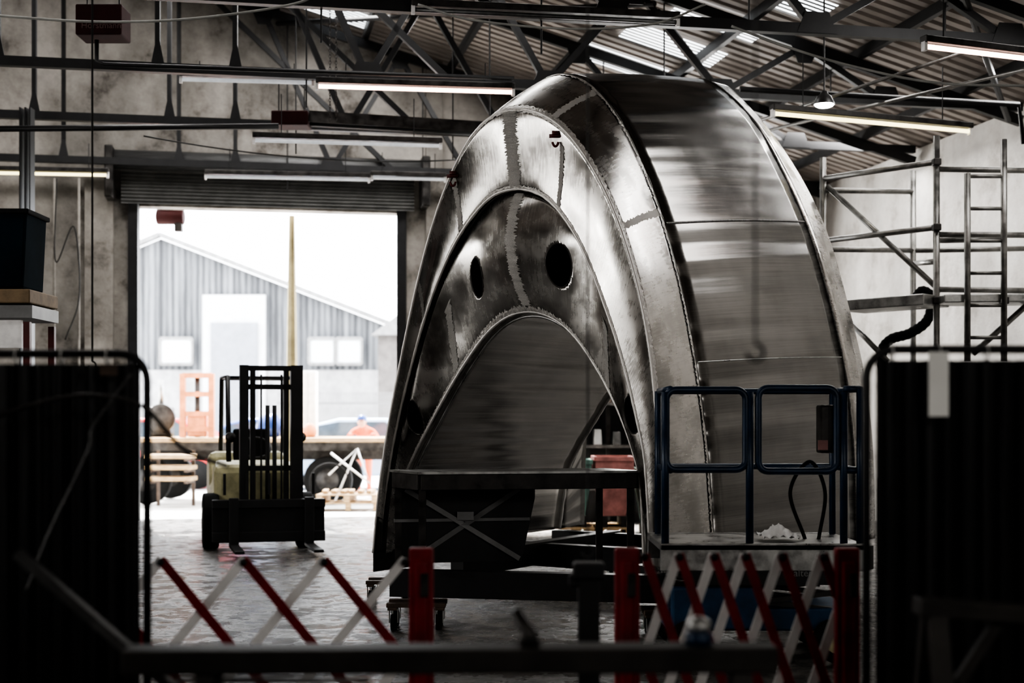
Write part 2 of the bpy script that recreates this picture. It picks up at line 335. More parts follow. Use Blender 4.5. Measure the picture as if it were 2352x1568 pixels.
# ---------------- lamps ----------------
def fluoro(u0,v0,u1,v1,d0,tm,label,rods=True):
    a=P(u0,v0,d0); d1=(a.z-CH)*F/(960-v1); b_=P(u1,v1,d1); t=(b_-a).normalized()
    e=E('tube_light',(a+b_)/2,label,'tube light','tube lights')
    up=Vector((0,0,1))
    MB().beam(a+up*.06,b_+up*.06,.1,.06).obj('housing',M_blackm,e,bev=.008)
    MB().tube([a+t*.03,b_-t*.03],.021,10).obj('tube',tm,e,True)
    MB().beam(a,a+t*.03,.05,.08).obj('end_cap',M_white,e); MB().beam(b_-t*.03,b_,.05,.08).obj('end_cap',M_white,e)
    if rods:
        for f in(.15,.85):
            p=a.lerp(b_,f); MB().tube([p+up*.08,Vector((p.x,p.y,max(5.2,p.z+.2)))],.006,5).obj('suspension_rod',M_black,e)
    return e
fluoro(725,198,1182,212,14.6,M_tubew,'lit pinkish tube light slung below black roof chord')
fluoro(1772,260,2230,302,14.2,M_tubey,'lit warm yellowish tube light below dark pipe')
fluoro(2120,106,2420,142,12,M_tubew,'lit pink tube light hung beneath the roof sheets')
fluoro(-60,396,250,402,19,M_tubey,'lit yellow tube light near the plaster gable wall')
fluoro(470,405,850,413,19.5,M_tubed,'pale dim tube light in front of roller shutter')
fluoro(852,408,1025,412,19.8,M_tubed,'pale dim tube light beside roller shutter')
fluoro(580,322,1015,335,16.2,M_tubed,'pale dim tube light under the long radiant heater')
fluoro(412,182,722,190,15.2,M_tubed,'pale tube light fixed along black roof chord')
fluoro(945,22,1560,52,12.6,M_pipe,'dark unlit long tube light slung under a black truss',False)
bl=E('pendant_lamp',P(1893,240,13.6),'small round metal bay lamp glowing white, hung from a pipe','lamp')
q=P(1893,238,13.6)
m=MB();n=20
for j,(r,z) in enumerate([(.03,.12),(.04,.09),(.07,.07),(.10,.0),(.10,-.01)]):
    m.v+=[q+Vector((r*math.cos(2*math.pi*i/n),r*math.sin(2*math.pi*i/n),z)) for i in range(n)]
for j in range(4):
    for i in range(n): m.f.append([j*n+i,j*n+(i+1)%n,(j+1)*n+(i+1)%n,(j+1)*n+i])
m.obj('lamp_shade',M_pipe,bl,True)
MB().sphere(q+Vector((0,0,-.01)),.09,(1,1,.35)).obj('bulb',M_lamp,bl,True)
MB().tube([q+Vector((0,0,.12)),q+Vector((0,0,1.0))],.008,6).obj('cord',M_black,bl)
def heater(u0,v0,u1,v1,d,ulen,vl,label,txt=None):
    c=P((u0+u1)/2,(v0+v1)/2,d); w=(u1-u0)/F*d; h=(v1-v0)/F*d
    e=E('radiant_heater',c,label,'heater','radiant heaters')
    MB().box(c,w,.35,h).obj('burner_box',M_heater,e,bev=.015)
    if ulen:
        a=P(u1,(v0+v1)/2+4,d); b_=P(ulen,vl,d+.7)
        b_.z=a.z
        MB().tube([a,b_],.05,10).obj('heater_tube',M_black,e,True)
        m=MB(); t=(b_-a).normalized()
        y=Vector((0,1,0)); up=Vector((0,0,1))
        m.prism([a+up*.13-y*.06,a+up*.13+y*.06,a-up*.03+y*.17,a-up*.03+y*.165,a+up*.125+y*.05,a+up*.125-y*.05,a-up*.03-y*.165,a-up*.03-y*.17],b_-a); m.obj('reflector_hood',M_blackm,e)
    if txt:
        text(txt,.085,c+Vector((0.03,-.18,-.09)),mat('faded_lettering',(.12,.07,.065),.6),e,'CENTER')
    for s in(-1,1): MB().tube([c+Vector((s*w*.35,0,h/2)),c+Vector((s*w*.35,0,h/2+.5))],.008,5).obj('hanger_rod',M_black,e)
heater(185,20,290,90,14,None,None,'dark red gas heater burner box hung from the trusses','Horstmann')
heater(628,260,712,293,17.2,1150,300,'dark red burner box with long black radiant tube')
pipe('gas_pipe',[P(222,92,13.9),P(222,140,13.9),P(240,148,13.9),P(1180,180,14.8)],.022,M_black,'black gas pipe running from heater along the truss','pipe')
pipe('service_pipe',[P(-30,296,16),P(640,290,16.6)],.035,M_black,'black service pipe running horizontally under the trusses','pipe')
pipe('service_pipe',[P(1700,205,14.6),P(2340,240,15.3),P(2352,330,15.4)],.03,M_black,'black service pipe with downward elbow beside the wall','pipe')
pipe('sprinkler_pipe',[P(1720,285,15),P(2215,120,13)],.018,M_scaf,'thin galvanised pipe slanting beneath the roof','pipe')
pipe('sprinkler_pipe',[P(1740,305,15.9),P(2352,160,14)],.018,M_scaf,'thin galvanised pipe slanting beneath the roof','pipe')
pipe('hanging_cable',arc_pts(P(330,312,15.5),P(1062,366,18.2),.12)+[],.009,M_cable,'black cable drooping below the trusses','cable')
pipe('hanging_cable',catmull([P(1680,60,9.5),P(1800,105,9.5),P(1950,150,9.5),P(2150,190,9.5),P(2400,198,9.5)]),.009,M_cablew,'white cable looping beneath the roof','cable')
pipe('hanging_cable',catmull([P(-20,35,9.5),P(220,50,9.5),P(450,42,9.5),P(690,5,9.5),P(720,-40,9.5)]),.009,M_cablew,'white cable looping beneath the roof','cable')
pipe('hanging_cable',catmull([P(960,10,10),P(1080,45,10),P(1300,66,10),P(1500,55,10),P(1620,10,10)]),.008,M_cablew,'white cable looping beneath the roof','cable')
ch=E('hanging_chain',P(765,100,15),'pair of thin steel hoist chains hanging from a truss','chain')
for du in (0,14):
    m=MB(); top_=P(758+du,5,15); 
    for i in range(38):
        c=top_-Vector((0,0,.033*i+.01)); ax=Vector((1,0,0)) if i%2 else Vector((0,1,0))
        m.tube([c+ax*.010*math.cos(t)+Vector((0,0,.024*math.sin(t))) for t in [2*math.pi*k/8 for k in range(8)]],.003,4,True)
    m.obj('chain_strand',M_blackm,ch)
# ---------------- SCULPTURE ----------------
TH=math.radians(34); wv=Vector((math.cos(TH),-math.sin(TH),0)); nv=Vector((math.sin(TH),math.cos(TH),0)); CA=Vector((.35,11,0)); ZF=.44; NP=90
def delta(u):
    k=(u-1176)/F; return (k*CA.y-CA.x)/(nv.x-k*nv.y)
def sz(c,u,v):
    k=(u-1176)/F; s=(k*c.y-c.x)/(wv.x-k*wv.y); d=c.y+s*wv.y
    return Vector((s, ZF if v is None else CH+(960-v)/F*d,0))
def profile(au,av,right,left=None,lf=1.0,dl=None):
    dl=delta(au) if dl is None else dl; c=CA+nv*dl
    R=[sz(c,u,v) for u,v in right]; A=sz(c,au,av); A.x=0
    if left: Lp=[sz(c,u,v) for u,v in left]
    else: Lp=[Vector((-p.x*lf,p.y,0)) for p in R]
    full=list(reversed(Lp))+[A]+R
    cm=catmull(full,14); mid=len(Lp)*14
    lp=resamp(cm[:mid+1],NP); rp=resamp(cm[mid:],NP)
    pts=lp+rp[1:]
    for _ in range(3):
        pts=[pts[0]]+[(pts[i-1]+pts[i]*2+pts[i+1])/4 for i in range(1,len(pts)-1)]+[pts[-1]]
    return c,pts
def to3(pr,off=0,scale=1.0): 
    c,pts=pr; return [c+nv*off+wv*p.x*scale+Vector((0,0,p.y)) for p in pts]
pA=profile(1280,170,[(1350,190),(1412,258),(1455,335),(1500,440),(1538,560),(1570,690),(1600,850),(1625,1050),(1642,None)])
pB=profile(1172,250,[(1235,258),(1290,292),(1345,360),(1395,450),(1432,545),(1465,660),(1490,790),(1505,930),(1515,1080),(1522,None)],
 [(1125,270),(1085,310),(1045,380),(1005,480),(970,600),(938,740),(910,880),(885,1020),(868,1150),(857,None)])
pC=profile(1188,433,[(1243,447),(1285,485),(1322,540),(1352,602),(1382,682),(1412,770),(1438,860),(1462,960),(1482,1070),(1495,None)],
 [(1135,447),(1092,488),(1045,558),(1005,645),(972,740),(943,845),(917,950),(895,1060),(878,1180),(872,None)])
pD=profile(1220,715,[(1275,733),(1322,775),(1362,832),(1395,890),(1425,955),(1452,1030),(1470,1110),(1480,None)],
 [(1165,727),(1115,768),(1065,838),(1023,908),(985,978),(950,1045),(925,1110),(905,None)])
pR1=profile(1600,180,[(1670,215),(1740,290),(1800,400),(1853,520),(1893,650),(1923,770),(1943,870),(1960,1040),(1966,None)])
pR2=profile(1655,190,[(1700,225),(1760,290),(1820,375),(1870,465),(1910,565),(1945,690),(1970,790),(1988,880),(2005,1040),(2010,None)])
rA,rB,rC,rD,rR1,rR2=map(to3,(pA,pB,pC,pD,pR1,pR2))
rC2=[p+nv*.06+(Vector((0,0,-.012)))-(wv*.012*(1 if i>NP else -1) if i!=NP else Vector()) for i,p in enumerate(rC)]
cD=pD[0]; rE=[CA+nv*2.25+wv*p.x*1.06+Vector((0,0,p.y)) for p in pD[1]]
sc=E('aluminium_sculpture',CA+nv*1.2+Vector((0,0,ZF)),'huge unfinished arched aluminium sculpture with oval holes and ground welds','sculpture')
def surf(R0,R1,disp=None):
    def S(i,f):
        p=R0[i].lerp(R1[i],f)
        return p+disp(i,f) if disp else p
    return S
RIMS=[]
def grid(name,S,M,m_,holes=(),i0=0,i1=2*NP,label=None,thick=.008,sub=1):
    def SS(x,f):
        a=int(math.floor(x)); a=min(a,2*NP-1); return S(a,f).lerp(S(a+1,f),x-a) if x>a else S(a,f)
    nn=(i1-i0)*sub; n=nn+1
    vs=[SS(i0+i/sub,j/M) for j in range(M+1) for i in range(n)]
    fs=[]
    for j in range(M):
        for i in range(n-1): fs.append((j*n+i,j*n+i+1,(j+1)*n+i+1,(j+1)*n+i))
    uvs=[((i)/(n-1)*5,j/M) for j in range(M+1) for i in range(n)]
    for hc,rx,rz in holes:
        def q(p): 
            d=p-hc; return Vector((d.dot(wv)/rx,d.z/rz))
        idx=[k for k,p in enumerate(vs) if q(p).length<1.7 and abs((p-hc).dot(nv))<.5]
        def basis(x,z): return [1,x,z,x*x,x*z,z*z,x**3,x*x*z,x*z*z,z**3]
        Am=np.array([basis(*q(vs[k])) for k in idx]); bm=np.array([(vs[k]-hc).dot(nv) for k in idx])
        co=np.linalg.lstsq(Am,bm,rcond=None)[0]
        depth=lambda x,z: float(np.dot(co,basis(x,z)))
        sel=set(idx)
        kf=[];rem=[]
        for f in fs:
            (rem if (all(v in sel for v in f) and q((vs[f[0]]+vs[f[1]]+vs[f[2]]+vs[f[3]])/4).length<1) else kf).append(f)
        kv=set(v for f in kf for v in f)
        done=set()
        for f in rem:
            for v in f:
                if v in kv and v not in done:
                    done.add(v); u_=q(vs[v]); u_=u_/max(.2,u_.length)
                    vs[v]=hc+wv*u_.x*rx+Vector((0,0,u_.y*rz))+nv*depth(u_.x,u_.y)
        for k in idx:
            if k in done: continue
            u_=q(vs[k]); l=u_.length
            if 1<l<1.3:
                t=(1.3-l)/.3; d=(vs[k]-hc).dot(nv); vs[k]=vs[k]+nv*((depth(u_.x,u_.y)-d)*t)
        fs=kf
        RIMS.append([hc+wv*math.cos(t)*rx+Vector((0,0,math.sin(t)*rz))+nv*(depth(math.cos(t),math.sin(t))-.001) for t in [2*math.pi*k/48 for k in range(48)]])
    ob=MB().add(vs,fs).obj(name,m_,sc,True)
    ul=ob.data.uv_layers.new(name='UVMap')
    for l in ob.data.loops: ul.data[l.index].uv=uvs[l.vertex_index]
    if thick:
        s=ob.modifiers.new('s','SOLIDIFY'); s.thickness=thick; s.offset=0
    if label: ob['label']=label
    return ob
def xx(i): return abs(i-NP)/NP
out=lambda i: (wv*((i-NP)/NP)*1.0+Vector((0,0,1-xx(i)))).normalized()
dBand=lambda i,f: out(i)*.02*math.sin(math.pi*f)
dBev=lambda i,f: (out(i)-nv)*.012*math.sin(math.pi*f)
dBrow=lambda i,f: -nv*(.05*math.exp(-xx(i)/.06)*math.sin(math.pi*min(1,f*1.0))**.5 if 0<f<1 else 0)+nv*.02*math.sin(math.pi*f)
def dFace(i,f):
    s=math.sin(math.pi*f); s=max(s,0)
    return -nv*(.24*math.exp(-math.hypot(xx(i),.02)/.17)*s**.8) + nv*(.04*s*(1-math.exp(-xx(i)/.1)))-nv*.08*math.exp(-((xx(i)-.62)/.16)**2)*s
S_band=surf(rA,rR1,dBand); S_fl=surf(rR1,rR2); S_bev=surf(rA,rB,dBev); S_brow=surf(rB,rC,dBrow); S_face=surf(rC2,rD,dFace)
S_in=surf(rD,rE)
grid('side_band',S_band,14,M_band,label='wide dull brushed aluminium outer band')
grid('rear_flange',S_fl,3,M_front)
grid('front_bevel',S_bev,10,M_front,label='polished aluminium bevel panels with weld marks')
grid('brow_panel',S_brow,16,M_front)
grid('recess_step',surf(rC,rC2),2,M_blackm)  # dark colour on this aluminium step stands in for recess shadow
def pix(p): return (1176+F*p.x/p.y,960-F*(p.z-CH)/p.y)
def find(S,u,v,M=40,rng=None):
    best=None
    for i in range(0,2*NP+1):
        for j in range(M+1):
            p=S(i,j/M); q=pix(p); d=(q[0]-u)**2+(q[1]-v)**2
            if best is None or d<best[0]: best=(d,p,i,j/M)
    return best[1:]
holes=[]
for (u,v,rx,rz) in [(1097,637,.058,.15),(1287,612,.10,.158),(1455,950,.09,.14),(950,958,.045,.13)]:
    holes.append((find(S_face,u,v)[0],rx,rz))
grid('face_panel',S_face,70,M_face,holes,label='polished folded face panel with oval dark holes',sub=2)
for r_ in RIMS: MB().tube(r_,.006,6,True).obj('hole_rim',M_blackm,sc,True)
grid('inner_tunnel',S_in,16,M_in,label='smooth satin aluminium inner tunnel wall')
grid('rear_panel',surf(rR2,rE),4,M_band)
def nrm(S,i,f):
    i2=min(i+1,2*NP); i1=max(i-1,0)
    a=S(i2,f)-S(i1,f); b_=S(i,min(1,f+.02))-S(i,max(0,f-.02)); n=a.cross(b_)
    if n.length<1e-9: return -nv
    n=n.normalized(); 
    return n if n.dot(Vector((0,0,CH))-S(i,f))>0 else -n
def ribbon(S,f0,f1,jit,m_=M_weld,i0=0,i1=2*NP,off=.007,name='weld_seam',sub=4):
    vs=[];uv=[]; C=4
    def SS(x,f):
        a=min(int(math.floor(x)),2*NP-1); return S(a,f).lerp(S(a+1,f),x-a)
    n=(i1-i0)*sub+1
    for q in range(n):
        x=i0+q/sub; i=min(int(x),2*NP-1)
        j1=f1+random.uniform(-jit,jit); j0=f0+random.uniform(-jit,jit)*.5
        if f1>=.999: j1=1; j0=f0+random.uniform(-jit,jit)
        for k in range(C):
            f=min(1,max(0,j0+(j1-j0)*k/(C-1))); vs.append(SS(x,f)+nrm(S,i,f)*off); uv.append((x*.05,f))
    fs=[(C*k+c,C*k+c+1,C*(k+1)+c+1,C*(k+1)+c) for k in range(n-1) for c in range(C-1)]
    o=MB().add(vs,fs).obj(name,m_,sc,True); ul=o.data.uv_layers.new(name='UVMap')
    for l in o.data.loops: ul.data[l.index].uv=uv[l.vertex_index]
ribbon(S_bev,.0,.05,.018); ribbon(S_bev,.93,1,.018); ribbon(S_brow,0,.04,.012); ribbon(S_brow,.95,1,.012)
ribbon(S_face,.95,1,.014); 
def cross(S,i0,i1,fa,fb,wd,n=150,m_=M_weld,off=.008):
    vs=[];uv=[]; C=7
    for k in range(n+1):
        f=fa+(fb-fa)*k/n; ic=i0+(i1-i0)*k/n
        lo=ic-wd/2*(1+random.uniform(-.3,.3)); hi=ic+wd/2*(1+random.uniform(-.3,.3))
        for c in range(C):
            x=lo+(hi-lo)*c/(C-1); a=int(math.floor(x)); t=x-a; a=max(0,min(2*NP-1,a))
            p=S(a,f).lerp(S(a+1,f),t); vs.append(p+nrm(S,a,f)*off*.5-nv*off*.6+nv*random.uniform(-.003,.003)); uv.append((c*.1,f*4))
    o=MB().add(vs,[(C*k+c,C*k+c+1,C*(k+1)+c+1,C*(k+1)+c) for k in range(n) for c in range(C-1)]).obj('weld_seam',m_,sc,True); ul=o.data.uv_layers.new(name='UVMap')
    for l in o.data.loops: ul.data[l.index].uv=uv[l.vertex_index]
cross(S_brow,NP,NP,.03,.97,2.8); cross(S_face,NP,NP,.02,.95,3.2)
for (u,v) in [(1060,500),(960,650)]: 
    _,i,f=find(S_brow,u,v); cross(S_brow,i,i,.1,.95,1.6,60)
for (u,v) in [(1390,690),(1040,740)]:
    _,i,f=find(S_face,u,v); cross(S_face,i,i+ (3 if u>1200 else -3),.25,.95,3,60)
for (u,v) in [(1345,220),(1470,500),(1500,920)]:
    _,i,f=find(S_bev,u,v); cross(S_bev,i,i,.0,1,1.2,50)
_,i,f=find(S_brow,1287,420); cross(S_brow,i,i,.2,.95,1.1,60)
def bead(R,r,m_=M_bead,off=0,name='weld_bead',i0=0,i1=2*NP,jit=.3):
    pts=[]
    for i in range(i0,i1+1): pts.append(R[i]+out(i)*off)
    MB().tube(pts,[r*random.uniform(1-jit,1+jit) for _ in pts],6).obj(name,m_,sc,True)
bead(rA,.009); bead(rR1,.013); bead(rB,.010,M_weld,jit=.15); bead(rC,.012,M_weld,jit=.15); bead(rD,.012,M_weld,jit=.1); bead(rE,.02,M_weld,jit=.1)
bead([p+nv*.07-out(i)*.03 for i,p in enumerate(rD)],.012,M_steel,name='inner_rod',jit=0)
for (ua,va,ub,vb) in [(1600,506,1840,510),(1605,838,1925,826)]:
    _,i,f=find(S_band,ua,va); _,j,f2=find(S_band,ub,vb)
    MB().tube([S_band(i,.01).lerp(S_band(j,.99),k/12)+(S_band((i+j)//2,k/12)-S_band((i+j)//2,0).lerp(S_band((i+j)//2,1),k/12))+nrm(S_band,i,.5)*.003 for k in range(13)],.010 if va<700 else .005,6).obj('panel_joint',M_bead if va<700 else M_steel,sc)
for (u,v,S) in [(1037,405,S_brow),(1279,315,S_brow)]:
    p=find(S,u,v)[0]+Vector((0,-.03,0))
    m=MB(); m.tube([p+Vector((.022*math.cos(t),0,.045*math.sin(t)-.03)) for t in [math.pi*(-.1-.8*k/8)+0 for k in range(9)]],.009,6); m.tube([p+Vector((-.045,0,0)),p+Vector((.04,0,0))],.014,8); m.box(p+Vector((.0,0,.02)),.05,.03,.03)
    m.obj('lifting_shackle',M_redd,sc,True)
def zz_(p,z): return Vector((p.x,p.y,z))
for s in (0,2*NP):
    pb,pd=rB[s],rD[s]
    MB().prism([zz_(pb,ZF+.01),zz_(pd,ZF+.01),zz_(pd+nv*.5,ZF+.01),zz_(pb+nv*.5,ZF+.01)],(0,0,-.16)).obj('foot_plate',M_blackm,sc)
grid('toe_cover',lambda i,f:S_brow(i,f)+nrm(S_brow,i,f)*.012,6,M_blackm,i0=0,i1=7,thick=.004)
# cradle
ZT=ZF-.015
cr=E('support_cradle',(.1,11.3,0),'black steel beam cradle carrying the aluminium sculpture','steel frame')
for s in (-.85,.80):
    a=CA+wv*s+nv*-.15; b_=CA+wv*s*1.15+nv*2.6
    MB().beam(Vector((a.x,a.y,ZT-.1)),Vector((b_.x,b_.y,ZT-.1)),.12,.19).obj('side_beam',M_black,cr)
MB().beam((-.86,10.18,ZT-.1),(1.3,9.75,ZT-.1),.12,.19).obj('front_beam',M_black,cr)
for t in (1.2,2.5):
    c=CA+nv*t; MB().beam(c-wv*1.6+Vector((0,0,ZT-.12)),c+wv*1.6+Vector((0,0,ZT-.12)),.12,.2).obj('cross_beam',M_black,cr)
def dolly(x,y,w,dp,rz=0):
    e=E('furniture_dolly',(x,y,0),'low wooden moving dolly on black casters under the cradle','dolly','moving dollies')
    zt=.205
    for s in(-1,1): MB().box((x,y+s*dp*.38,zt-.03),w,dp*.22,.03).obj('deck_board',M_woodd,e,bev=.004)
    for s in(-1,1): MB().box((x+s*w*.4,y,zt-.055),w*.16,dp,.02).obj('end_board',M_woodd,e,bev=.004)
    for sx in(-1,1):
        for sy in(-1,1):
            c=Vector((x+sx*w*.38,y+sy*dp*.36,.055))
            m=MB(); 
            for s in(-1,1): m.box(c+Vector((s*.03,0,.045)),.006,.04,.1)
            m.box(c+Vector((0,0,.09)),.07,.06,.012); f_=m.obj('caster',M_steel,e)
            MB().tube([c-Vector((.02,0,0)),c+Vector((.02,0,0))],.055,16).obj('caster_wheel',M_rubber,f_,True)
dolly(-.68,10.2,.42,.3); dolly(-1.0,11.6,.36,.3); dolly(1.1,9.8,.4,.3); dolly(.75,12.9,.4,.3)
st=E('steel_workbench',(.1,10.2,ZF),'dark steel bench frame with cross braced plate beneath the arch','workbench')
ex=Vector((.98,.2,0)).normalized(); ey=Vector((-.43,.9,0)).normalized()
c0=Vector((-.633,9.85,0)); LW=1.55; zt=1.115
def Q(a,b_,z): return c0+ex*a+ey*b_+Vector((0,0,z))
dep=.5
m=MB(); 
for (a,b1,c,d) in [(0,0,LW,0),(0,dep,LW,dep),(0,0,0,dep),(LW,0,LW,dep)]: m.beam(Q(a,b1,zt-.06),Q(c,d,zt-.06),.05,.11)
m.obj('top_frame',M_blackm,st,bev=.005)
MB().prism([Q(-.03,-.03,zt-.004),Q(LW+.03,-.03,zt-.004),Q(LW+.03,dep+.03,zt-.004),Q(-.03,dep+.03,zt-.004)],(0,0,.016)).obj('bench_top',M_steel,st)
for a,b1 in [(.02,.02),(0.02,dep-.02),(LW-.03,.02),(LW-.03,dep-.02)]:
    MB().beam(Q(a,b1,.43),Q(a,b1,zt-.1),.05,.05).obj('leg',M_blackm,st)
MB().prism([Q(-.0,dep-.02,zt-.12),Q(1.03,dep-.02,zt-.12),Q(1.03,dep-.02,zt-.2),Q(.93,dep-.02,.45),Q(-.0,dep-.02,.45)],ey*.01).obj('back_plate',M_black,st)
m=MB(); m.beam(Q(.06,dep-.05,zt-.13),Q(.9,dep-.05,.47),.035,.012,up=ey); m.beam(Q(.9,dep-.05,zt-.13),Q(.1,dep-.05,.47),.035,.012,up=ey); m.beam(Q(-.02,dep-.04,.76),Q(.98,dep-.04,.76),.022,.022)
m.box(Q(.49,dep-.07,.79),.12,.012,.06)
m.obj('cross_brace',M_grey,st)
# ---------------- scissor lift ----------------
sl=E('scissor_lift',(1.55,9,0),'small blue scissor lift with tubular guard rails and grey deck','scissor lift')
d0=8.75
def pz(v,d=d0): return CH+(960-v)/F*d
def px(u,d=d0): return (u-1176)/F*d
def rrect(u0,v0,u1,v1,d,r=.06):
    x0,x1,z0,z1=px(u0,d),px(u1,d),pz(v1,d),pz(v0,d); pts=[]
    for cx,cz,a0 in [(x1-r,z1-r,0),(x0+r,z1-r,90),(x0+r,z0+r,180),(x1-r,z0+r,270)]:
        for k in range(6):
            a=math.radians(a0+90*k/5); pts.append(Vector((cx+r*math.cos(a),d,cz+r*math.sin(a))))
    return pts
for a in [(1530,895,1713,1078),(1742,891,1922,1082)]:
    MB().tube(rrect(*a,d0),.022,10,True).obj('guard_rail',M_blue,sl,True)
zd=pz(1248)
for u in (1528,1722,1938): MB().tube([(px(u),d0,zd),(px(u),d0,pz(900))],.024,10).obj('guard_post',M_blue,sl,True)
d1=9.5
for z in (pz(893),pz(1080)): MB().tube([(px(1540),d0,z),(px(1540),d1,z),(px(1975),d1,z),(px(1975),d0,z),(px(1938),d0,z)],.02,8).obj('guard_rail',M_blue,sl,True)
for x in (px(1540),px(1975)): MB().tube([(x,d1,zd),(x,d1,pz(893))],.022,8).obj('guard_post',M_blue,sl,True)
MB().tube([(px(1975),d0,zd),(px(1975),d0,pz(893))],.022,8).obj('guard_post',M_blue,sl,True)
xm=(px(1515)+px(1985))/2; wd=px(1985)-px(1515)
m=MB(); m.box((xm,9.12,zd-.02),wd,.85,.04); m.box((xm,8.71,zd-.08),wd,.03,.17); m.box((xm,9.54,zd-.08),wd,.03,.17); m.obj('deck',M_steel,sl,bev=.006)
MB().box((xm+.05,8.69,zd-.205),wd*.8,.02,.085).obj('name_panel',M_black,sl)
text('Sw  Kalten',.062,Vector((px(1762),8.675,pz(1320))),M_grey,sl)
for y in (8.85,9.4):
    for k in range(2):
        z0=.3+.1*k; MB().beam((xm-.5,y,z0),(xm+.5,y,z0+.12),.03,.05,up=(0,1,0)).obj('scissor_arm',M_blackm,sl); MB().beam((xm+.5,y+.03,z0),(xm-.5,y+.03,z0+.12),.03,.05,up=(0,1,0)).obj('scissor_arm',M_blackm,sl)
m=MB(); m.box((xm,9.12,.25),wd*.92,.6,.14); m.box((xm-.28,8.78,.33),.55,.1,.26); m.obj('chassis',M_bluel,sl,bev=.015)
for x in(-.45,.45):
    for y in (8.75,9.48):
        w_=MB().tube([(xm+x,y-.05,.13),(xm+x,y+.05,.13)],.13,20).obj('wheel',M_rubber,sl,True)
        MB().tube([(xm+x,y-.055,.13),(xm+x,y-.04,.13)],.07,16).obj('wheel_hub',M_yellow,w_,True)
MB().box((px(1905),8.85,pz(985)),.1,.12,.3).obj('control_box',M_blackm,sl,bev=.015)
MB().box((px(1893),8.785,pz(1022)),.06,.01,.06).obj('control_label',mat('dull_pink_label',(.3,.16,.15),.7),sl)
vs=[];fs=[];n=14
for j in range(n):
    for i in range(n):
        a=i/(n-1)-.5;b_=j/(n-1)-.5
        vs.append(Vector((px(1800)+a*.22,8.95+b_*.3,zd+.012+.07*math.exp(-(a*a+b_*b_)*9)+.018*math.sin(a*25+b_*11)*math.cos(b_*23)+.02)))
for j in range(n-1):
    for i in range(n-1): fs.append((j*n+i,j*n+i+1,(j+1)*n+i+1,(j+1)*n+i))
o=MB().add(vs,fs).obj('crumpled_rag',M_white,smooth=True); o['label']='crumpled pale rag lying on the scissor lift deck'; o['category']='rag'
pipe('air_hose',catmull([P(1880,1240,9.1),P(1895,1130,9.0),P(1860,1060,8.9),P(1815,1130,8.9),P(1850,1240,9.1)]),.012,M_rubber,'black air hose looped over the lift rails','hose')
# ---------------- scaffold ----------------
ds=14.0
sf=E('scaffold_tower',(P(2110,1250,14).x,14,0),'aluminium scaffold tower with ladder, braces and platform','scaffold')
def tb(pts,r,name='tube',m_=M_scaf): MB().tube([P(u,v,d) for u,v,d in pts],r,8).obj(name,m_,sf,True)
for (u,vt,d) in [(1890,362,ds+1),(2097,392,ds+1.6),(2151,312,ds),(2400,300,ds)]:
    p=P(u,vt,d); MB().tube([Vector((p.x,p.y,.1)),p],.034,10).obj('upright',M_scaf,sf,True)
    MB().tube([Vector((p.x,p.y,0)),Vector((p.x,p.y,.14))],[.06,.02],10).obj('foot',M_black,sf,True)
for pr in [((1890,410,ds+1),(2151,372,ds)),((1890,437,ds+1),(2097,440,ds+1.6)),((2151,388,ds),(2400,392,ds)),((1890,553,ds+1),(2151,522,ds)),((1890,572,ds+1),(2097,575,ds+1.6)),((2151,538,ds),(2400,540,ds)),((2151,552,ds+.1),(2300,548,ds+.1)),((1900,428,ds+1),(2160,668,ds)),((1955,742,ds+.8),(2040,830,ds+.5)),((2235,812,ds),(2370,690,ds)),((2097,605,ds+1.6),(2151,600,ds)),((2151,664,ds),(2400,668,ds)),((2097,575,ds+1.6),(2400,570,ds+1.6))]:
    tb(pr,.030,'brace')
m=MB()
for u in (2222,2306): m.tube([P(u,398 if u<2300 else 320,ds-.3),P(u,830,ds-.3)],.032,8)
for k in range(6): m.tube([P(2222,405+k*74,ds-.3),P(2306,405+k*74,ds-.3)],.020,6)
m.obj('ladder',M_scaf,sf,True)
m=MB(); a=P(1955,705,ds+.7);b_=P(2151,690,ds);c=P(2380,688,ds)
m.beam(a,b_,.5,.11);m.beam(b_,c,.5,.08); m.obj('platform',M_steel,sf,bev=.01)
for (u,v,d) in [(2151,372,ds),(2151,522,ds),(2151,690,ds),(2306,690,ds-.2)]: MB().box(P(u,v,d-.03),.08,.08,.07).obj('coupler',M_blackm,sf,bev=.01)
fa=E('extraction_arm',P(2060,800,12.5),'black flexible fume extraction arm beside the scaffold','fume extractor')
m=MB(); pts=catmull([P(2100,690,14.8),P(2118,668,14.8),P(2140,685,14.8),P(2130,735,14.8),P(2090,765,14.8),P(2045,780,14.8),P(2025,815,14.8),P(2040,900,14.8),P(2060,1100,14.8)],8)
m.tube(pts,[.050+.006*(i%2) for i in range(len(pts))],12); m.obj('flexible_duct',M_rubber,fa,True)
p=P(2070,1100,14.8); MB().box((p.x,p.y,.45),.4,.4,.9).obj('extractor_unit',M_blackm,fa,bev=.03)
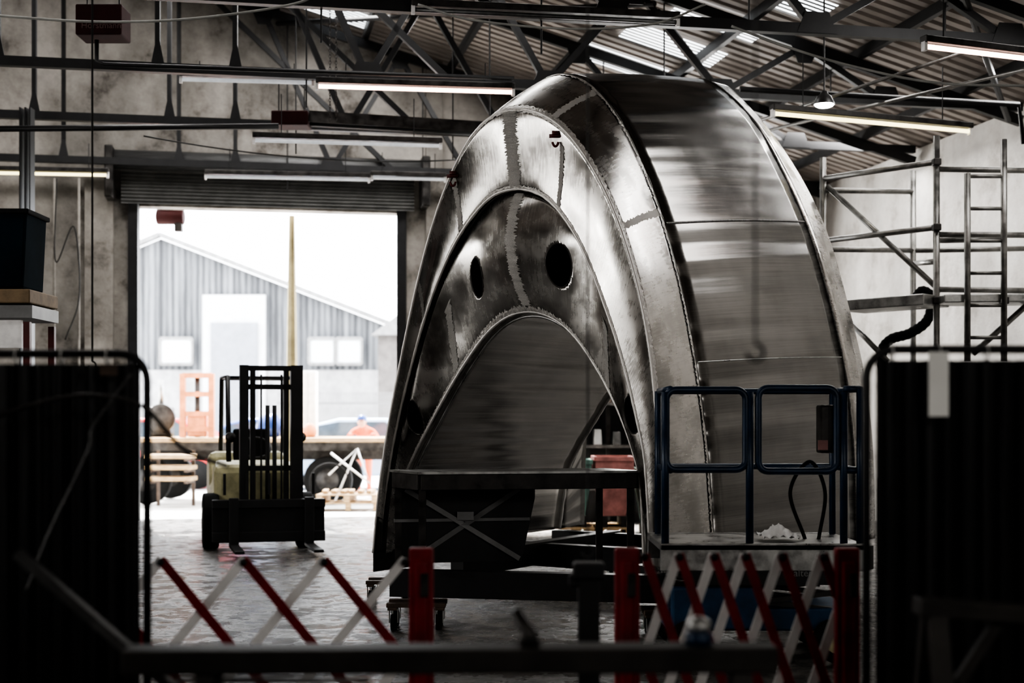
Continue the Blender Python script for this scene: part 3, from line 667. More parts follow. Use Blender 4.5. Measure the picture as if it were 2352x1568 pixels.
# ---------------- welding screens ----------------
def screen(u0,u1,d,vt,label,zb=.12,over=.0):
    x0,x1=px(u0,d),px(u1,d); zt=pz(vt,d)
    e=E('welding_screen',((x0+x1)/2,d,0),label,'welding screen','welding screens')
    r=.09; pts=[Vector((x0,d,.03)),Vector((x0,d,zt-r))]+[Vector((x0+r-r*math.cos(t),d,zt-r+r*math.sin(t))) for t in [math.pi/2*k/6 for k in range(1,7)]]+[Vector((x1-r+r*math.sin(t),d,zt-r+r*math.cos(t))) for t in [math.pi/2*k/6 for k in range(7)]]+[Vector((x1,d,.03))]
    MB().tube(pts,.014,8).obj('frame',M_black,e,True)
    for x in (x0,x1): MB().beam((x,d-.3,.015),(x,d+.3,.015),.04,.03).obj('foot',M_black,e)
    n=120; vs=[];fs=[]
    for j in range(2):
        for i in range(n+1):
            x=x0+.03+(x1-x0-.06)*i/n; vs.append(Vector((x,d+.018*math.sin(i*.8)+.008*math.sin(i*2.1),(zt-.035 if j else zb))))
    for i in range(n): fs.append((i,i+1,n+2+i,n+1+i))
    MB().add(vs,fs).obj('curtain',M_curtain,e,True)
    x=x0+.08
    while x<x1-.05:
        MB().tube([Vector((x,d+.022*math.cos(t),zt-.01+.026*math.sin(t))) for t in [2*math.pi*q/8 for q in range(8)]],.003,4,True).obj('curtain_ring',M_steel,e); x+=.15
    return e
screen(-330,338,4.7,812,'black welding curtain hung on a tubular frame')
screen(1990,2700,4.5,802,'black welding curtain with paper tag clipped to it')
o=MB().box(P(2156,882,4.40),.062,.002,.2).obj('paper_tag',M_paper); o['label']='white paper strip clipped on the black welding curtain'; o['category']='paper'
o=MB().box(P(250,850,4.62),.06,.002,.035).obj('curtain_tag',M_woodd); o['label']='small brown tag on the black welding curtain'; o['category']='tag'
pipe('welding_cable',catmull([P(-20,960,4.5),P(110,920,4.5),P(220,908,4.5),P(330,935,4.5),P(420,1030,4.6),P(520,1070,4.8)]),.007,M_blackm,'grey welding cable draped over the screen','cable')
pipe('welding_cable',catmull([P(300,860,4.4),P(215,980,4.4),P(200,1040,4.4),P(110,1230,4.4),P(60,1360,4.4)]),.004,M_pipe,'grey welding cable hanging down the screen','cable')
# ---------------- expanding barriers ----------------
def barrier(u0,u1,d,peaks,span,label,posts,zt=.97,zb=.1):
    e=E('folding_barrier',((px(u0,d)+px(u1,d))/2,d,0),label,'safety barrier','folding barriers')
    X0,X1=px(u0,d),px(u1,d)
    def clip(a,b_):
        (xa,za),(xb,zb_)=a,b_
        if max(xa,xb)<X0 or min(xa,xb)>X1: return None
        def cl(x,z,x2,z2):
            for X,s in((X0,-1),(X1,1)):
                if (x-X)*s>0: t=(X-x)/(x2-x); z=z+(z2-z)*t; x=X
            return x,z
        return cl(xa,za,xb,zb_),cl(xb,zb_,xa,za)
    for u in peaks:
        x=px(u,d)
        for s,m_,yy in((1,M_red,-.008),(-1,M_white,.008)):
            r=clip((x,zt),(x+s*span,zb))
            if r and (Vector(r[0])-Vector(r[1])).length>.1:
                (xa,za),(xb,z2)=r
                MB().beam((xa,d+yy,za),(xb,d+yy,z2),.036,.007,up=(0,1,0)).obj('slat',m_,e)
        if X0<=x<=X1: MB().tube([(x,d-.018,zt-.01),(x,d+.018,zt-.01)],.014,10).obj('rivet',M_black,e,True)
    for pu in posts:
        x=px(pu,d)
        m=MB(); m.box((x,d,.5),.095,.05,1.0); m.box((x,d-.03,.5),.05,.02,.9); m.obj('post',M_red,e,bev=.012)
        MB().box((x,d,.02),.12,.4,.04).obj('foot',M_red,e,bev=.01)
        MB().box((x+.015,d-.045,.86),.03,.02,.09).obj('latch',M_blackm,e,bev=.004)
barrier(200,940,5.5,[-10,180,370,560,745,930,1115,1300],.70,'expanding red and white lattice barrier with red end post',[968],zt=.955)
barrier(1475,1925,5.5,[1400,1480,1560,1640,1712,1795,1890,1970],.30,'partly folded red and white lattice barrier between two red posts',[1440,1945],zt=.975)
# ---------------- foreground trestles ----------------
def beamobj(name,a,b_,w,h,m_,label,cat,legs=()):
    e=E(name,Vector(((a.x+b_.x)/2,a.y,0)),label,cat)
    MB().beam(a,b_,w,h).obj('top_beam',m_,e,bev=.006)
    for x in legs:
        for s in(-1,1): MB().beam((x,a.y+s*.3,0),(x,a.y+s*.03,a.z-h/2),.05,.04).obj('leg',m_,e)
    return e
M_tre=mat('dark_painted_trestle',(.026,.023,.02),.6,.2,.4,8)
fb=beamobj('steel_trestle',P(290,1515,3.7),P(1780,1508,3.7),.12,.065,M_tre,'dark steel trestle beam cluttered with small tools','trestle',legs=(px(480,3.7),px(1700,3.7)))
zz=P(0,1480,3.7).z
MB().tube([P(390,1562,3.72),P(850,1562,3.72)],.008).obj('lower_rail',M_steel,fb,True)
o=MB().tube([Vector((px(1215,3.7),3.7,zz)),Vector((px(1215,3.7),3.7,zz+.03)),P(1180,1400,3.7)],[.03,.02,.016],10).obj('clamp_handle',M_blackm,smooth=True); o['label']='small dark clamp handle on trestle beam'; o['category']='clamp'
sb=E('spray_bottle',Vector((px(1605,3.7),3.7,zz)),'small bottle with shiny metallic cap on trestle beam','bottle')
x=px(1605,3.7)
MB().tube([(x,3.7,zz),(x,3.7,zz+.03),(x,3.7,zz+.036)],[.035,.035,.02],14).obj('body',M_blue,sb,True)
MB().sphere((x,3.7,zz+.05),.035,(1,1,.7)).obj('cap',M_steel,sb,True)
o=MB().beam(P(40,1270,4.1),P(420,1600,4.0),.03,.03).obj('steel_bar',M_pipe); o['label']='grey steel bar leaning diagonally against the trestle'; o['category']='bar'
tr=beamobj('steel_trestle',P(2105,1392,3.9),P(2450,1415,3.9),.1,.05,M_tre,'dark steel trestle in front of the welding curtain','trestle',legs=(px(2145,3.9),))
MB().beam(P(2200,1568,3.9),P(2300,1415,3.9),.03,.03).obj('diagonal_strut',M_tre,tr)
ps=E('machine_post',Vector((px(1350,5),5,0)),'dark square steel post with clamp head and hook','post')
x=px(1352,5); MB().box((x,5,.47),.075,.075,.94).obj('shaft',M_black,ps,bev=.006)
m=MB(); m.box((x,5,.965),.11,.1,.06); m.box((x-.05,5,.93),.04,.05,.05); m.obj('clamp_head',M_black,ps,bev=.01)
def hookline(u,v0,v1,d,label,r=.003):
    e=E('hanging_hook',P(u,v1,d),label,'hook'); a=P(u,v0,d); b_=P(u,v1,d)
    MB().tube([a,b_],r,6).obj('wire',M_cable,e)
    MB().tube([b_+Vector((.02*math.sin(t),0,-.02+.02*math.cos(t))) for t in [math.pi*1.5*k/12 for k in range(13)]],.0045,8).obj('hook',M_black,e,True)
hookline(1735,-60,790,3.4,'black wire with hook hanging from the roof',.003)
hookline(1350,-60,1255,5.0,'thin black wire hanging beside the post',.003)
hookline(212,-60,830,8,'black wire hanging beside the gable wall',.006)
# ---------------- forklift ----------------
D=16.2
fk=E('forklift',(px(605,D),D+.3,0),'old cream yellow forklift with tall black mast','forklift')
def X(u): return px(u,D)
def Z(v): return pz(v,D)
for (u0,u1) in [(536,556),(652,680)]:
    MB().prism([(X(u0),D,.12),(X(u1),D,.12),(X(u1),D,Z(838)),(X(u0),D,Z(838))],(0,.12,0)).obj('mast_rail',M_black,fk)
for (u0,u1) in [(560,572),(636,648)]:
    MB().prism([(X(u0),D+.03,.2),(X(u1),D+.03,.2),(X(u1),D+.03,Z(850)),(X(u0),D+.03,Z(850))],(0,.06,0)).obj('inner_rail',M_black,fk)
for v in (845,888,1075): MB().box((X(608),D+.06,Z(v)),X(680)-X(536),.06,.06).obj('mast_crossbar',M_black,fk)
for u in (600,616): MB().tube([(X(u),D+.08,.2),(X(u),D+.08,Z(930))],.026,8).obj('lift_cylinder',M_black,fk,True)
for u in (584,630): MB().tube([(X(u),D-.01,.4),(X(u),D-.01,Z(860))],.012,6).obj('lift_chain',M_black,fk)
m=MB(); m.box((X(600),D-.1,Z(1155)),X(728)-X(472),.08,.1); m.box((X(600),D-.1,Z(1230)),X(728)-X(472),.08,.12); m.box((X(600),D-.06,Z(1190)),X(728)-X(472),.04,.42); m.obj('fork_carriage',M_black,fk,bev=.01)
for k in range(5): MB().box((X(500+50*k),D-.12,Z(1110)),.03,.03,.24).obj('load_guard_bar',M_black,fk)
for u in (520,690):
    m=MB(); m.box((X(u),D-.17,.33),.11,.04,.55); m.box((X(u),D-.6,.07),.11,.9,.035); m.obj('fork',M_black,fk,bev=.01)
m=MB()
prof=[(D+.25,.35),(D+.25,.95),(D+.6,1.02),(D+1.0,.75),(D+1.3,.75),(D+1.4,1.1),(D+2.0,1.05),(D+2.1,.4)]
m.prism([(X(482),y,z) for y,z in prof],(X(668)-X(482),0,0)); m.obj('body',M_yellow,fk,bev=.08)
xa,xb=X(515),X(672)
for x in(xa,xb):
    MB().tube([(x,D+.3,1.0),(x,D+.5,1.98),(x,D+1.6,2.0),(x,D+1.8,1.1)],.03,8).obj('overhead_guard',M_black,fk,True)
for k in range(6): MB().tube([(xa,D+.55+.18*k,1.98),(xb,D+.55+.18*k,1.98)],.018,6).obj('guard_bar',M_black,fk,True)
for u,y,r in [(474,D+.35,.32),(690,D+.35,.32),(490,D+1.8,.25),(675,D+1.8,.25)]:
    w_=MB().tube([(X(u)-.09,y,r),(X(u)+.09,y,r)],r,24).obj('wheel',M_rubber,fk,True,bev=.02)
    MB().tube([(X(u)-.095,y,r),(X(u)+.095,y,r)],r*.5,16).obj('wheel_rim',M_blackm,w_,True)
m=MB(); m.box((X(585),D+1.25,.85),.45,.45,.12); m.box((X(585),D+1.4,1.12),.45,.1,.5); m.obj('seat',M_rubber,fk,bev=.03)
MB().tube([(X(585)+.17*math.cos(t),D+.75+.08*math.sin(t),1.15+.12*math.sin(t)) for t in [2*math.pi*k/16 for k in range(16)]],.015,6,True).obj('steering_wheel',M_black,fk,True)
for u in (518,680): MB().tube([(X(u),D+.28,1.28),(X(u),D+.2,1.28)],.06,14).obj('headlight',M_blackm,fk,True)
fk.rotation_euler.z=math.radians(15)
# ---------------- skip bins ----------------
def pallet(x,y,rz,label,z=0,w=1.0,d=.8):
    e=E('wooden_pallet',(x,y,z),label,'pallet','wooden pallets'); ca,sa=math.cos(rz),math.sin(rz)
    T=lambda a,b_: (x+a*ca-b_*sa,y+a*sa+b_*ca)
    for k in range(6): MB().box((*T(0,-d/2+.05+k*(d-.1)/5),z+.12),w,.09,.02,rz).obj('top_board',M_wood,e)
    for k in(-1,0,1): MB().box((*T(k*(w/2-.05),0),z+.055),.09,d,.11,rz).obj('bearer',M_wood,e)
def bin_(u,d,w,h,m_,label,zp):
    x=px(u,d); e=E('skip_bin',(x,d,zp),label,'waste skip','waste skips'); z0=zp+.14
    lo=[(x-w*.3,d-.3),(x+w*.3,d-.3),(x+w*.3,d+.3),(x-w*.3,d+.3)]; hi=[(x-w*.5,d-.4),(x+w*.5,d-.4),(x+w*.5,d+.4),(x-w*.5,d+.4)]
    vs=[(a,b_,z0) for a,b_ in lo]+[(a,b_,z0+h*.75) for a,b_ in hi]+[(a,b_,z0+h) for a,b_ in hi]
    MB().add(vs,[(3,2,1,0)]+[(i,(i+1)%4,(i+1)%4+4,i+4) for i in range(4)]+[(i+4,(i+1)%4+4,(i+1)%4+8,i+8) for i in range(4)]).obj('tub',m_,e)
    m=MB()
    for i in range(4): m.beam((*hi[i],z0+h),(*hi[(i+1)%4],z0+h),.04,.05)
    m.obj('rim',m_,e)
    for sx in(-1,1): MB().beam((x+sx*w*.25,d-.35,zp+.07),(x+sx*w*.25,d+.35,zp+.07),.07,.14).obj('skid',M_blackm,e)
pallet(px(1322,18.2),18.2,0,'weathered wooden pallet under green waste skip',w=.44,d=.9)
pallet(px(1407,18.2),18.2,0,'weathered wooden pallet under faded red waste skip',w=.46,d=.9)
bin_(1322,18.2,.36,.68,M_green,'green tapered waste skip on wooden pallet',.13)
bin_(1407,18.2,.48,.72,M_pink,'faded red tapered waste skip on wooden pallet',.13)
bin_(1497,18.1,.38,.7,M_green,'green tapered waste skip beside faded red one',0)
sr=E('storage_rack',(px(1400,20),20.3,0),'dark storage rack with shelves near the plaster wall','rack')
for u in (1310,1400,1490): MB().beam((px(u,20),20.3,0),(px(u,20),20.3,2.4),.06,.06).obj('upright',M_blackm,sr)
MB().prism([(px(1290,20),20.65,0),(px(1520,20),20.65,0),(px(1520,20),20.65,2.5),(px(1290,20),20.65,2.5)],(0,.02,0)).obj('back_panel',M_black,sr)
for z in (.5,1.1,1.7,2.3): MB().box((px(1400,20),20.3,z),1.2,.5,.04).obj('shelf',M_blackm,sr)
for k in range(7):
    x=px(1330+22*k,20); h=random.uniform(.18,.4); z=[1.122,1.722][k%2]
    o=MB().prism([(x-.06,20.1,z),(x+.06,20.1,z),(x+.05,20.1,z+h),(x-.05,20.1,z+h)],(0,.25,0)).obj('storage_box',[M_woodd,M_pipe,M_grey][k%3],bev=.01); o['label']='small dark box stored on the rack shelf'; o['category']='box'; o['group']='boxes on storage rack'
# ---------------- left shelf ----------------
dsf=11.5
sh=E('storage_shelving',(px(15,dsf),dsf,0),'tall shelving unit with wooden board and red uprights','shelving')
for u in(92,-60): 
    for y in (dsf-.3,dsf+.3): MB().beam((px(u,dsf),y,0),(px(u,dsf),y,pz(745,dsf)),.05,.05).obj('upright',M_redd,sh)
MB().box((px(15,dsf),dsf,pz(688,dsf)),px(102,dsf)-px(-72,dsf),.7,.11).obj('timber_board',mat('dull_board',(.22,.155,.09),.7,0,.3,6,.2),sh,bev=.01)
MB().box((px(15,dsf),dsf,pz(722,dsf)),px(108,dsf)-px(-72,dsf),.65,.1).obj('shelf',M_grey,sh)
MB().box((px(10,dsf),dsf-.28,pz(772,dsf)),px(75,dsf)-px(-60,dsf),.05,.22).obj('white_panel',M_white,sh)
MB().box((px(15,dsf),dsf,pz(1000,dsf)),px(100,dsf)-px(-60,dsf),.6,.05).obj('shelf',M_grey,sh)
o=E('storage_tote',(px(20,dsf),dsf,pz(668,dsf)),'dark blue plastic tote stacked on the shelving','container')
m=MB(); x0,x1=px(-60,dsf),px(85,dsf); z0=pz(669,dsf); z1=pz(495,dsf)
m.prism([(x0+.03,dsf-.25,z0),(x1-.03,dsf-.25,z0),(x1,dsf-.25,z1),(x0,dsf-.25,z1)],(0,.5,0)); m.obj('body',mat('dark_teal_plastic',(.004,.013,.020),.9,0,.3,3,spec=.1),o,bev=.02)
MB().box(((x0+x1)/2,dsf,z1),x1-x0+.04,.54,.04).obj('lid',M_rubber,o,bev=.01)
# ---------------- outside ----------------
cm=bpy.data.materials.new('weathered_corrugated_cladding'); cm.use_nodes=True
N=cm.node_tree.nodes; L=cm.node_tree.links; b=N['Principled BSDF']; b.inputs['Roughness'].default_value=.8
tc=N.new('ShaderNodeTexCoord'); wv_=N.new('ShaderNodeTexWave'); wv_.inputs['Scale'].default_value=1.6; wv_.inputs['Distortion'].default_value=.3; L.new(tc.outputs['Object'],wv_.inputs['Vector'])
mp=N.new('ShaderNodeMapping'); mp.inputs['Scale'].default_value=(1.6,1.6,.10); L.new(tc.outputs['Object'],mp.inputs['Vector'])
nn=N.new('ShaderNodeTexNoise'); nn.inputs['Scale'].default_value=2; nn.inputs['Detail'].default_value=7; nn.inputs['Roughness'].default_value=.7; L.new(mp.outputs[0],nn.inputs['Vector'])
mu=N.new('ShaderNodeMath'); mu.operation='MULTIPLY_ADD'; mu.inputs[1].default_value=.18; L.new(wv_.outputs['Fac'],mu.inputs[0]); L.new(nn.outputs['Fac'],mu.inputs[2])
mr=N.new('ShaderNodeMapRange'); mr.inputs['From Min'].default_value=.45; mr.inputs['From Max'].default_value=.80; L.new(mu.outputs[0],mr.inputs['Value'])
mx=N.new('ShaderNodeMix'); mx.data_type='RGBA'; mx.inputs[6].default_value=(.035,.037,.041,1); mx.inputs[7].default_value=(.19,.20,.215,1); L.new(mr.outputs[0],mx.inputs[0]); L.new(mx.outputs[2],b.inputs['Base Color'])
DB=46.0
bd=E('warehouse_building',(px(370,DB),DB,0),'grey corrugated gabled warehouse with white door surround across the yard','building')
def bp_(u,v,d=DB): return Vector((px(u,d),d,pz(v,d)))
def poly(name,pts,m_,y0=0,ex=.1,par=bd,d=DB):
    vs=[bp_(u,v,d)+Vector((0,y0,0)) for u,v in pts]; 
    for q in vs:
        if q.z<0 or name!='cladding_wall' and q.z<.02: q.z=-.01
    return MB().prism(vs,(0,ex,0)).obj(name,m_,par)
poly('cladding_wall',[(-140,760),(-140,850),(880,850),(880,745),(370,548)],cm,0,9)
poly('lower_wall',[(-140,850),(-140,1080),(880,1080),(880,850)],mat('grey_brick',(.34,.34,.345),.9,0,.2,3),-.05,9)
for a_,b_ in [((370,540),(900,745)),((370,540),(-150,760))]:
    MB().beam(bp_(*a_)+Vector((0,-.15,0)),bp_(*b_)+Vector((0,-.15,0)),.3,.15).obj('roof_verge',M_grey,bd)
poly('door_surround',[(468,678),(612,678),(612,1060),(468,1060)],mat('white_boarding',(.6,.61,.63),.8,0,.05),-.2,.1)
poly('entrance_door',[(488,742),(595,742),(595,1060),(488,1060)],mat('grey_blue_door',(.23,.245,.28),.6,0,.1),-.3,.1)
for u0,u1 in [(372,445),(712,770),(775,832)]:
    w_=poly('window_pane',[(u0,778),(u1,778),(u1,836),(u0,836)],M_pane,-.2,.08)
    m=MB()
    for a,b_ in [((u0,778),(u1,778)),((u1,778),(u1,836)),((u1,836),(u0,836)),((u0,836),(u0,778))]:
        m.beam(bp_(*a)+Vector((0,-.22,0)),bp_(*b_)+Vector((0,-.22,0)),.08,.1)
    m.obj('window_frame',M_grey,w_)
d4=41.0
an=E('yard_outbuilding',(px(960,d4),d4,0),'low dark brick outbuilding with pitched roof beside the warehouse','building')
MB().prism([bp_(868,1081,d4),bp_(1050,1081,d4),bp_(1050,770,d4),bp_(868,770,d4)],(0,3,0)).obj('wall',mat('dark_brick',(.12,.11,.105),.9,0,.2),an)
MB().prism([bp_(855,770,d4)+Vector((0,-.3,0)),bp_(1060,770,d4)+Vector((0,-.3,0)),bp_(960,690,d4)+Vector((0,-.3,0))],(0,3.6,0)).obj('roof',M_grey,an)
fn=E('yard_fence',(px(780,38),38,0),'pale metal palisade fence in front of the warehouse','fence')
for k in range(60):
    x=px(640,38)+k*.07; MB().beam((x,38,0),(x,38,2.2),.03,.02).obj('paling',M_grey,fn)
for z in (.5,1.9): MB().beam((px(635,38),38.03,z),(px(1000,38),38.03,z),.04,.05).obj('rail',M_grey,fn)
DT=24.6
tl=E('flatbed_trailer',(px(600,DT),DT,0),'flatbed lorry trailer with timber deck parked in the yard','trailer')
x0,x1=px(300,DT),px(905,DT)
MB().box(((x0+x1)/2,DT+1.1,1.12),x1-x0,2.3,.07).obj('deck',M_wood,tl)
m=MB(); m.box(((x0+x1)/2,DT,1.02),x1-x0,.06,.16); m.box(((x0+x1)/2,DT+.7,.9),x1-x0,.12,.28); m.box(((x0+x1)/2,DT+1.6,.9),x1-x0,.12,.28); m.obj('chassis',M_blackm,tl)
for u in (750,330):
    for y in (DT+.25,DT+2.0):
        w_=MB().tube([(px(u,DT),y-.13,.42),(px(u,DT),y+.13,.42)],.42,26).obj('wheel',M_rubber,tl,True,bev=.03)
        MB().tube([(px(u,DT),y-.14,.42),(px(u,DT),y+.14,.42)],.2,16).obj('wheel_hub',M_blackm,w_,True)
for k,v in enumerate([1050,1075,1100]):
    o=MB().box((px(412,DT),DT-.6+.02*k,pz(v,DT)+.035),px(462,DT)-px(360,DT),.5,.07).obj('timber_plank',M_wood,bev=.01); o['label']='pale timber plank stacked beside the trailer'; o['category']='plank'; o['group']='stacked timber planks'
e=E('plank_rack',(px(412,DT),DT-.6,0),'small wooden rack holding stacked planks','rack')
for s in(-1,1):
    MB().beam((px(412,DT)+s*.3,DT-.25,0),(px(412,DT)+s*.3,DT-.25,.95),.05,.05).obj('upright',M_woodd,e); 
    for v in (1050,1075,1100):
        z=pz(v,DT); MB().beam((px(412,DT)+s*.3,DT-.85,z-.022),(px(412,DT)+s*.3,DT-.25,z-.022),.05,.04).obj('arm',M_woodd,e)
of=E('orange_steel_frame',(px(452,DT+.8),DT+.8,1.155),'orange painted steel frame standing on the trailer deck','steel frame')
dd=DT+.8
for u in (420,486): MB().beam((px(u,dd),dd,1.155),(px(u,dd),dd,pz(858,dd)),.1,.1).obj('upright',M_orange,of)
for v in (862,905,950,985): MB().beam((px(420,dd),dd,pz(v,dd)),(px(486,dd),dd,pz(v,dd)),.08,.09).obj('crossbar',M_orange,of)
MB().tube([(px(452,dd),dd+.05,1.16),(px(452,dd),dd+.05,pz(865,dd))],.05,8).obj('cylinder',M_blackm,of,True)
MB().box((px(452,dd),dd+.1,1.155+.2),.34,.26,.38).obj('machine_body',M_orange,of,bev=.03)
def lump(name,u,v,d,w,h,m_,label,cat,zbase):
    x=px(u,d); m=MB(); m.sphere((x,d,zbase+h*.45),1,(w/2,w/2.4,h*.55),18,12)
    for q in m.v:
        q.x+=random.uniform(-.04,.04)*w; q.z=max(zbase,q.z+random.uniform(-.04,.04)*h)
    o=m.obj(name,m_,smooth=True); o['label']=label; o['category']=cat
lump('tarpaulin_bundle',620,960,DT+1,.5,.42,M_card,'blue tarpaulin bundle lying on the trailer deck','tarpaulin',1.155)
lump('tarpaulin_bundle',712,975,DT+.9,.25,.25,M_orange,'orange cloth bundle lying on the trailer deck','tarpaulin',1.155)
wc=E('white_cabinet',(px(709,DT+1.9),DT+1.9,1.155),'white metal cabinet with two doors on the trailer deck','cabinet')
q=DT+1.9; MB().prism([(px(692,q),q-.15,1.156),(px(728,q),q-.15,1.156),(px(728,q),q-.15,pz(852,q)),(px(692,q),q-.15,pz(852,q))],(0,.3,0)).obj('body',M_white,wc,bev=.01)
for u0 in (694,711): MB().prism([(px(u0,q),q-.17,1.18),(px(u0+15,q),q-.17,1.18),(px(u0+15,q),q-.17,pz(856,q)),(px(u0,q),q-.17,pz(856,q))],(0,.02,0)).obj('door',M_white,wc,bev=.004)
gm=E('machine_gearbox',(px(372,DT+1.3),DT+1.3,1.155),'dark machine gearbox with flywheel on the trailer deck','machine part')
q=DT+1.4; MB().box((px(370,q),q,1.155+.28),.42,.4,.55).obj('casing',M_blackm,gm,bev=.05)
MB().tube([(px(378,q),q-.3,1.5),(px(378,q),q-.2,1.5)],.26,24).obj('flywheel',M_blackm,gm,True,bev=.01)
MB().tube([(px(370,q),q,1.7),(px(370,q),q,2.2)],.05,10).obj('exhaust_pipe',M_steel,gm,True)
def car(u,d,L_,m_,label):
    x=px(u,d); e=E('car',(x,d,0),label,'car','parked cars')
    pr=[(-.5,.3),(-.5,.62),(-.44,.8),(-.3,.9),(-.17,1.38),(-.05,1.5),(.2,1.5),(.34,1.2),(.42,.98),(.5,.9),(.5,.3)]
    MB().prism([(x+a*L_,d,z) for a,z in pr],(0,1.7,0)).obj('body',m_,e,bev=.06)
    w=[(-.27,.93),(-.16,1.34),(-.05,1.42),(.19,1.42),(.31,1.15),(.33,.95)]
    MB().prism([(x+a*L_,d-.01,z) for a,z in w],(0,1.72,0)).obj('window',M_glass,e)
    for a in(-.31,.31):
        for y in(.08,1.62): MB().tube([(x+a*L_,d+y-.1,.31),(x+a*L_,d+y+.1,.31)],.31,22).obj('wheel',M_rubber,e,True)
car(800,29.5,4.0,M_carb,'silver blue hatchback parked beyond the trailer'); car(590,33.5,4.2,M_card,'dark blue car parked beyond the trailer'); car(330,30,3.6,M_carr,'red car parked at edge of the yard')
pallet(px(800,23.4),23.4,.1,'pale wooden pallet lying in the sunlit yard'); pallet(px(805,23.4),23.4,-.05,'pale wooden pallet lying in the sunlit yard',z=.135)
for k in range(6):
    x=px(750+20*k,23.4); o=MB().beam((x,23.15,.30),(x+.03*(k%3-1),23.65,.30+.0),.08,.05).obj('wood_offcut',M_wood,bev=.006); o['label']='pale wood offcut piled on a pallet'; o['category']='wood'; o['group']='wood offcuts on pallets'
by=E('wheeled_trolley',(px(790,24),24.0,.1),'grey wheeled trolley frame leaning by the trailer','trolley')
MB().tube([(px(755,24)+.33*math.cos(t),24.1,.4+.33*math.sin(t)) for t in [2*math.pi*k/28 for k in range(28)]],.02,6,True).obj('wheel',M_rubber,by,True)
m=MB(); m.tube([P(755,1090,24.1),P(820,1030,24.1),P(770,1150,24.1)],.02,6); m.tube([P(820,1030,24.1),P(850,1110,24.1),P(760,1040,24.1)],.02,6); m.obj('tubular_frame',M_white,by,True)
hh=E('electric_hoist',B(-5.1,.9,4.4),'dark red electric hoist hanging outside above the doorway','hoist')
q=P(393,498,22); MB().tube([q-Vector((.22,0,0)),q+Vector((.2,0,0))],.12,16).obj('motor',M_heater,hh,True,bev=.02)
m=MB(); m.box(q+Vector((.0,0,.18)),.35,.2,.12); m.box(q+Vector((.12,0,-.16)),.12,.12,.14); m.obj('trolley',M_blackm,hh,bev=.01)
MB().beam(q+Vector((-.9,0,.32)),q+Vector((.9,0,.32)),.12,.16).obj('runway_beam',M_blackm,hh)
# ---------------- person ----------------
def person(x,y):
    e=E('person',(x,y,0),'person in orange jacket and blue cap bending over the trailer','person')
    J={'pel':(0,0,.95,.13),'belly':(0,-.06,1.08,.12),'chest':(0.01,-.2,1.24,.13),'neck':(.01,-.33,1.34,.055),'h0':(.01,-.38,1.38,.06),'head':(.01,-.43,1.42,.085),'htop':(.01,-.46,1.46,.07),
     'lh':(-.09,0,.88,.1),'lk':(-.1,-.05,.48,.065),'la':(-.1,.02,.09,.045),'lt':(-.1,-.16,.04,.035),
     'rh':(.09,0,.88,.1),'rk':(.1,-.03,.48,.065),'ra':(.1,.06,.09,.045),'rt':(.1,-.12,.04,.035),
     'ls':(-.18,-.22,1.25,.06),'le':(-.26,-.34,1.12,.045),'lw':(-.2,-.55,1.2,.03),'lp':(-.19,-.6,1.2,.03),
     'rs':(.2,-.22,1.25,.06),'re':(.3,-.34,1.13,.045),'rw':(.24,-.55,1.2,.03),'rp':(.23,-.6,1.2,.03)}
    Ed=[('pel','belly'),('belly','chest'),('chest','neck'),('neck','h0'),('h0','head'),('head','htop'),('pel','lh'),('lh','lk'),('lk','la'),('la','lt'),('pel','rh'),('rh','rk'),('rk','ra'),('ra','rt'),('chest','ls'),('ls','le'),('le','lw'),('lw','lp'),('chest','rs'),('rs','re'),('re','rw'),('rw','rp')]
    for s,p in(('l',J['lp']),('r',J['rp'])):
        for k in range(5):
            nm=s+'f%d'%k; a=(k-2)*.018
            J[nm]=(p[0]+a*1.2,p[1]-(.06 if k not in(0,) else .03),p[2]-.01,.009); J[nm+'t']=(p[0]+a*1.5,p[1]-(.09-.01*abs(k-2)),p[2]-.035,.008); Ed+=[(s+'p',nm),(nm,nm+'t')]
    ks=list(J); me=bpy.data.meshes.new('body'); me.from_pydata([(J[k][0],J[k][1],J[k][2]) for k in ks],[(ks.index(a),ks.index(b_)) for a,b_ in Ed],[])
    o=bpy.data.objects.new('body',me); COL.objects.link(o); me.materials.append(mat('orange_jacket',(.65,.13,.05),.8))
    o.location=(x,y,0)
    sk=o.modifiers.new('skin','SKIN'); 
    for i,k in enumerate(ks):
        me.skin_vertices[0].data[i].radius=(J[k][3],J[k][3])
    me.skin_vertices[0].data[0].use_root=True
    o.modifiers.new('sub','SUBSURF').levels=1; o.parent=e; o.matrix_parent_inverse=Matrix.Translation(-e.location)
    c=Vector((x+.01,y-.44,1.44))
    m=MB().sphere(c+Vector((0,-.035,-.02)),.09,(.85,.8,1.1)); m.sphere(c+Vector((0,-.115,-.03)),.018)
    for s in(-1,1): m.sphere(c+Vector((s*.08,0,-.02)),.02,(.5,1,1.3))
    m.obj('face',M_skin,e,True)
    m=MB(); m.sphere(c+Vector((0,.01,.045)),.108,(.9,1,.75)); m.box(c+Vector((0,-.13,.04)),.13,.1,.012); m.obj('cap',M_card,e,True)
person(px(828,27.1),27.7)
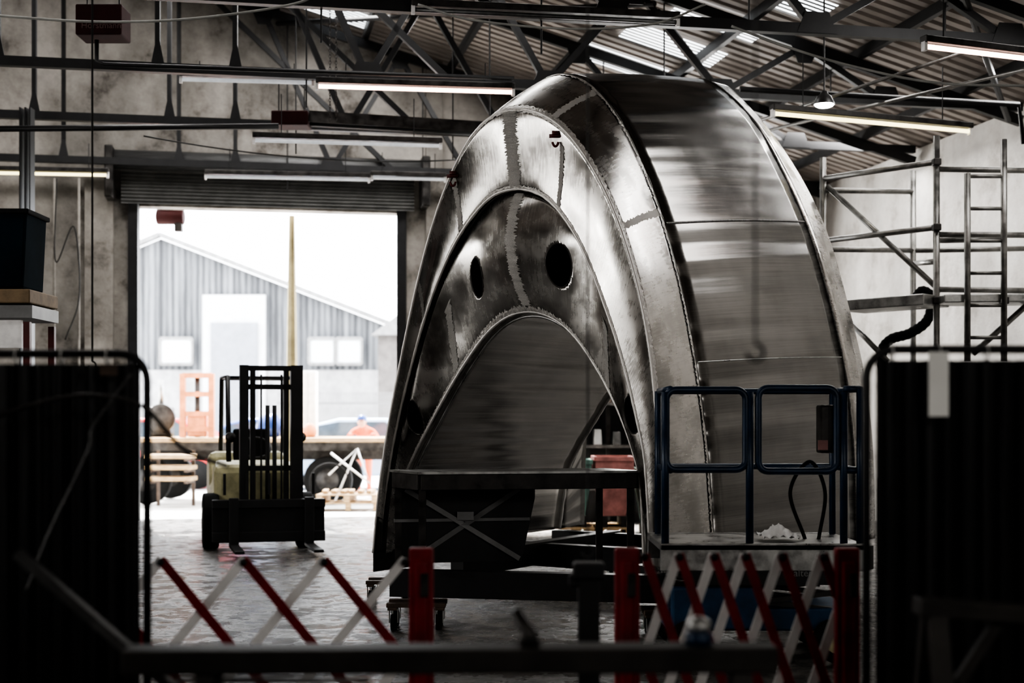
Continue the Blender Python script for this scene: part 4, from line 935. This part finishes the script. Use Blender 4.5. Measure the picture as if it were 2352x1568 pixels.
# ---------------- lights ----------------
def area(name,loc,rot,sx,sy,pw,col=(1,.97,.92),spread=None):
    l=bpy.data.lights.new(name,'AREA'); l.shape='RECTANGLE'; l.size=sx; l.size_y=sy; l.energy=pw; l.color=col
    if spread: l.spread=spread
    o=bpy.data.objects.new(name,l); COL.objects.link(o); o.location=loc; o.rotation_euler=rot; return o
tilt=math.atan(SL)
for (a,c,pw,wd) in [(3.3,-3.6,80,.3),(3.0,-5.4,50,.2),(3.2,-7.6,50,.2),(3.2,-10.2,50,.25),(-2,-7.6,60,.6),(-5.5,-4.0,210,.9),(-6.5,-12,70,.9),(-2,-2.2,130,.8)]:  # narrow right-hand strips added to band reflections on the aluminium
    area('skylight_lamp',B(a,c,roofz(a)-.3),(0,tilt,PHI),3.0,wd,pw,(1,.98,.96))
for c,pw in ((-9.5,120),(-12.5,95),(-15.5,95),(-19,85)):
    area('side_fill_lamp',B(-14.7,c,3.3),(e1+Vector((0,0,-.05))).to_track_quat('-Z','Z').to_euler(),.9,2.6,pw,(1,.98,.95))  # added fill along the left wall, brightens the sculpture front
area('end_fill_lamp',B(-3,-26.6,4.6),(e2+Vector((0,0,-.1))).to_track_quat('-Z','Z').to_euler(),4,.8,95,(1,.97,.93))  # added fill behind the camera, lifts the foreground barriers
area('end_fill_lamp',B(3.2,-26.6,3.4),(e2+Vector((0,0,-.05))).to_track_quat('-Z','Z').to_euler(),1.0,2.4,80,(1,.97,.93))  # second added fill behind the camera
area('gable_fill_lamp',B(2.3,-.2,3.9),(-e2+Vector((-.1,0,-.25))).to_track_quat('-Z','Z').to_euler(),2.4,1.1,200,(1,.98,.95))  # added fill high on the back wall, brightens the inner tunnel
area('skylight_lamp',B(-.4,-2.6,6.0),(0,0,PHI),3,.9,600,(1,.96,.9),math.radians(25))
s=bpy.data.lights.new('sun','SUN'); s.energy=18; s.angle=.01; s.color=(1,.97,.93)
o=bpy.data.objects.new('sun',s); COL.objects.link(o); dirv=Vector((.22,-.62,-.9)); o.rotation_euler=dirv.to_track_quat('-Z','Y').to_euler()
pt=bpy.data.lights.new('portal','AREA'); pt.shape='RECTANGLE'; pt.size=DR-DL; pt.size_y=DH; pt.cycles.is_portal=True
o=bpy.data.objects.new('portal',pt); COL.objects.link(o); o.location=B((DL+DR)/2,.05,DH/2); o.rotation_euler=(-e2).to_track_quat('-Z','Z').to_euler()
wd_=bpy.data.worlds.new('w'); bpy.context.scene.world=wd_; wd_.use_nodes=True
bg=wd_.node_tree.nodes['Background']; bg.inputs[0].default_value=(.94,.965,1,1); bg.inputs[1].default_value=8.5
# camera
cd=bpy.data.cameras.new('cam'); cam=bpy.data.objects.new('cam',cd); COL.objects.link(cam); cam.location=(0,0,CH); cam.rotation_euler=(math.pi/2,0,0)
cd.sensor_width=36; cd.lens=F/2352*36; cd.shift_y=(960-784)/2352; cd.clip_end=300; cd.clip_start=.05
cd.dof.use_dof=True; cd.dof.focus_distance=10.6; cd.dof.aperture_fstop=1.6
bpy.context.scene.camera=cam
vs_=bpy.context.scene.view_settings; vs_.view_transform='AgX'; vs_.look='AgX - High Contrast'; vs_.exposure=.2
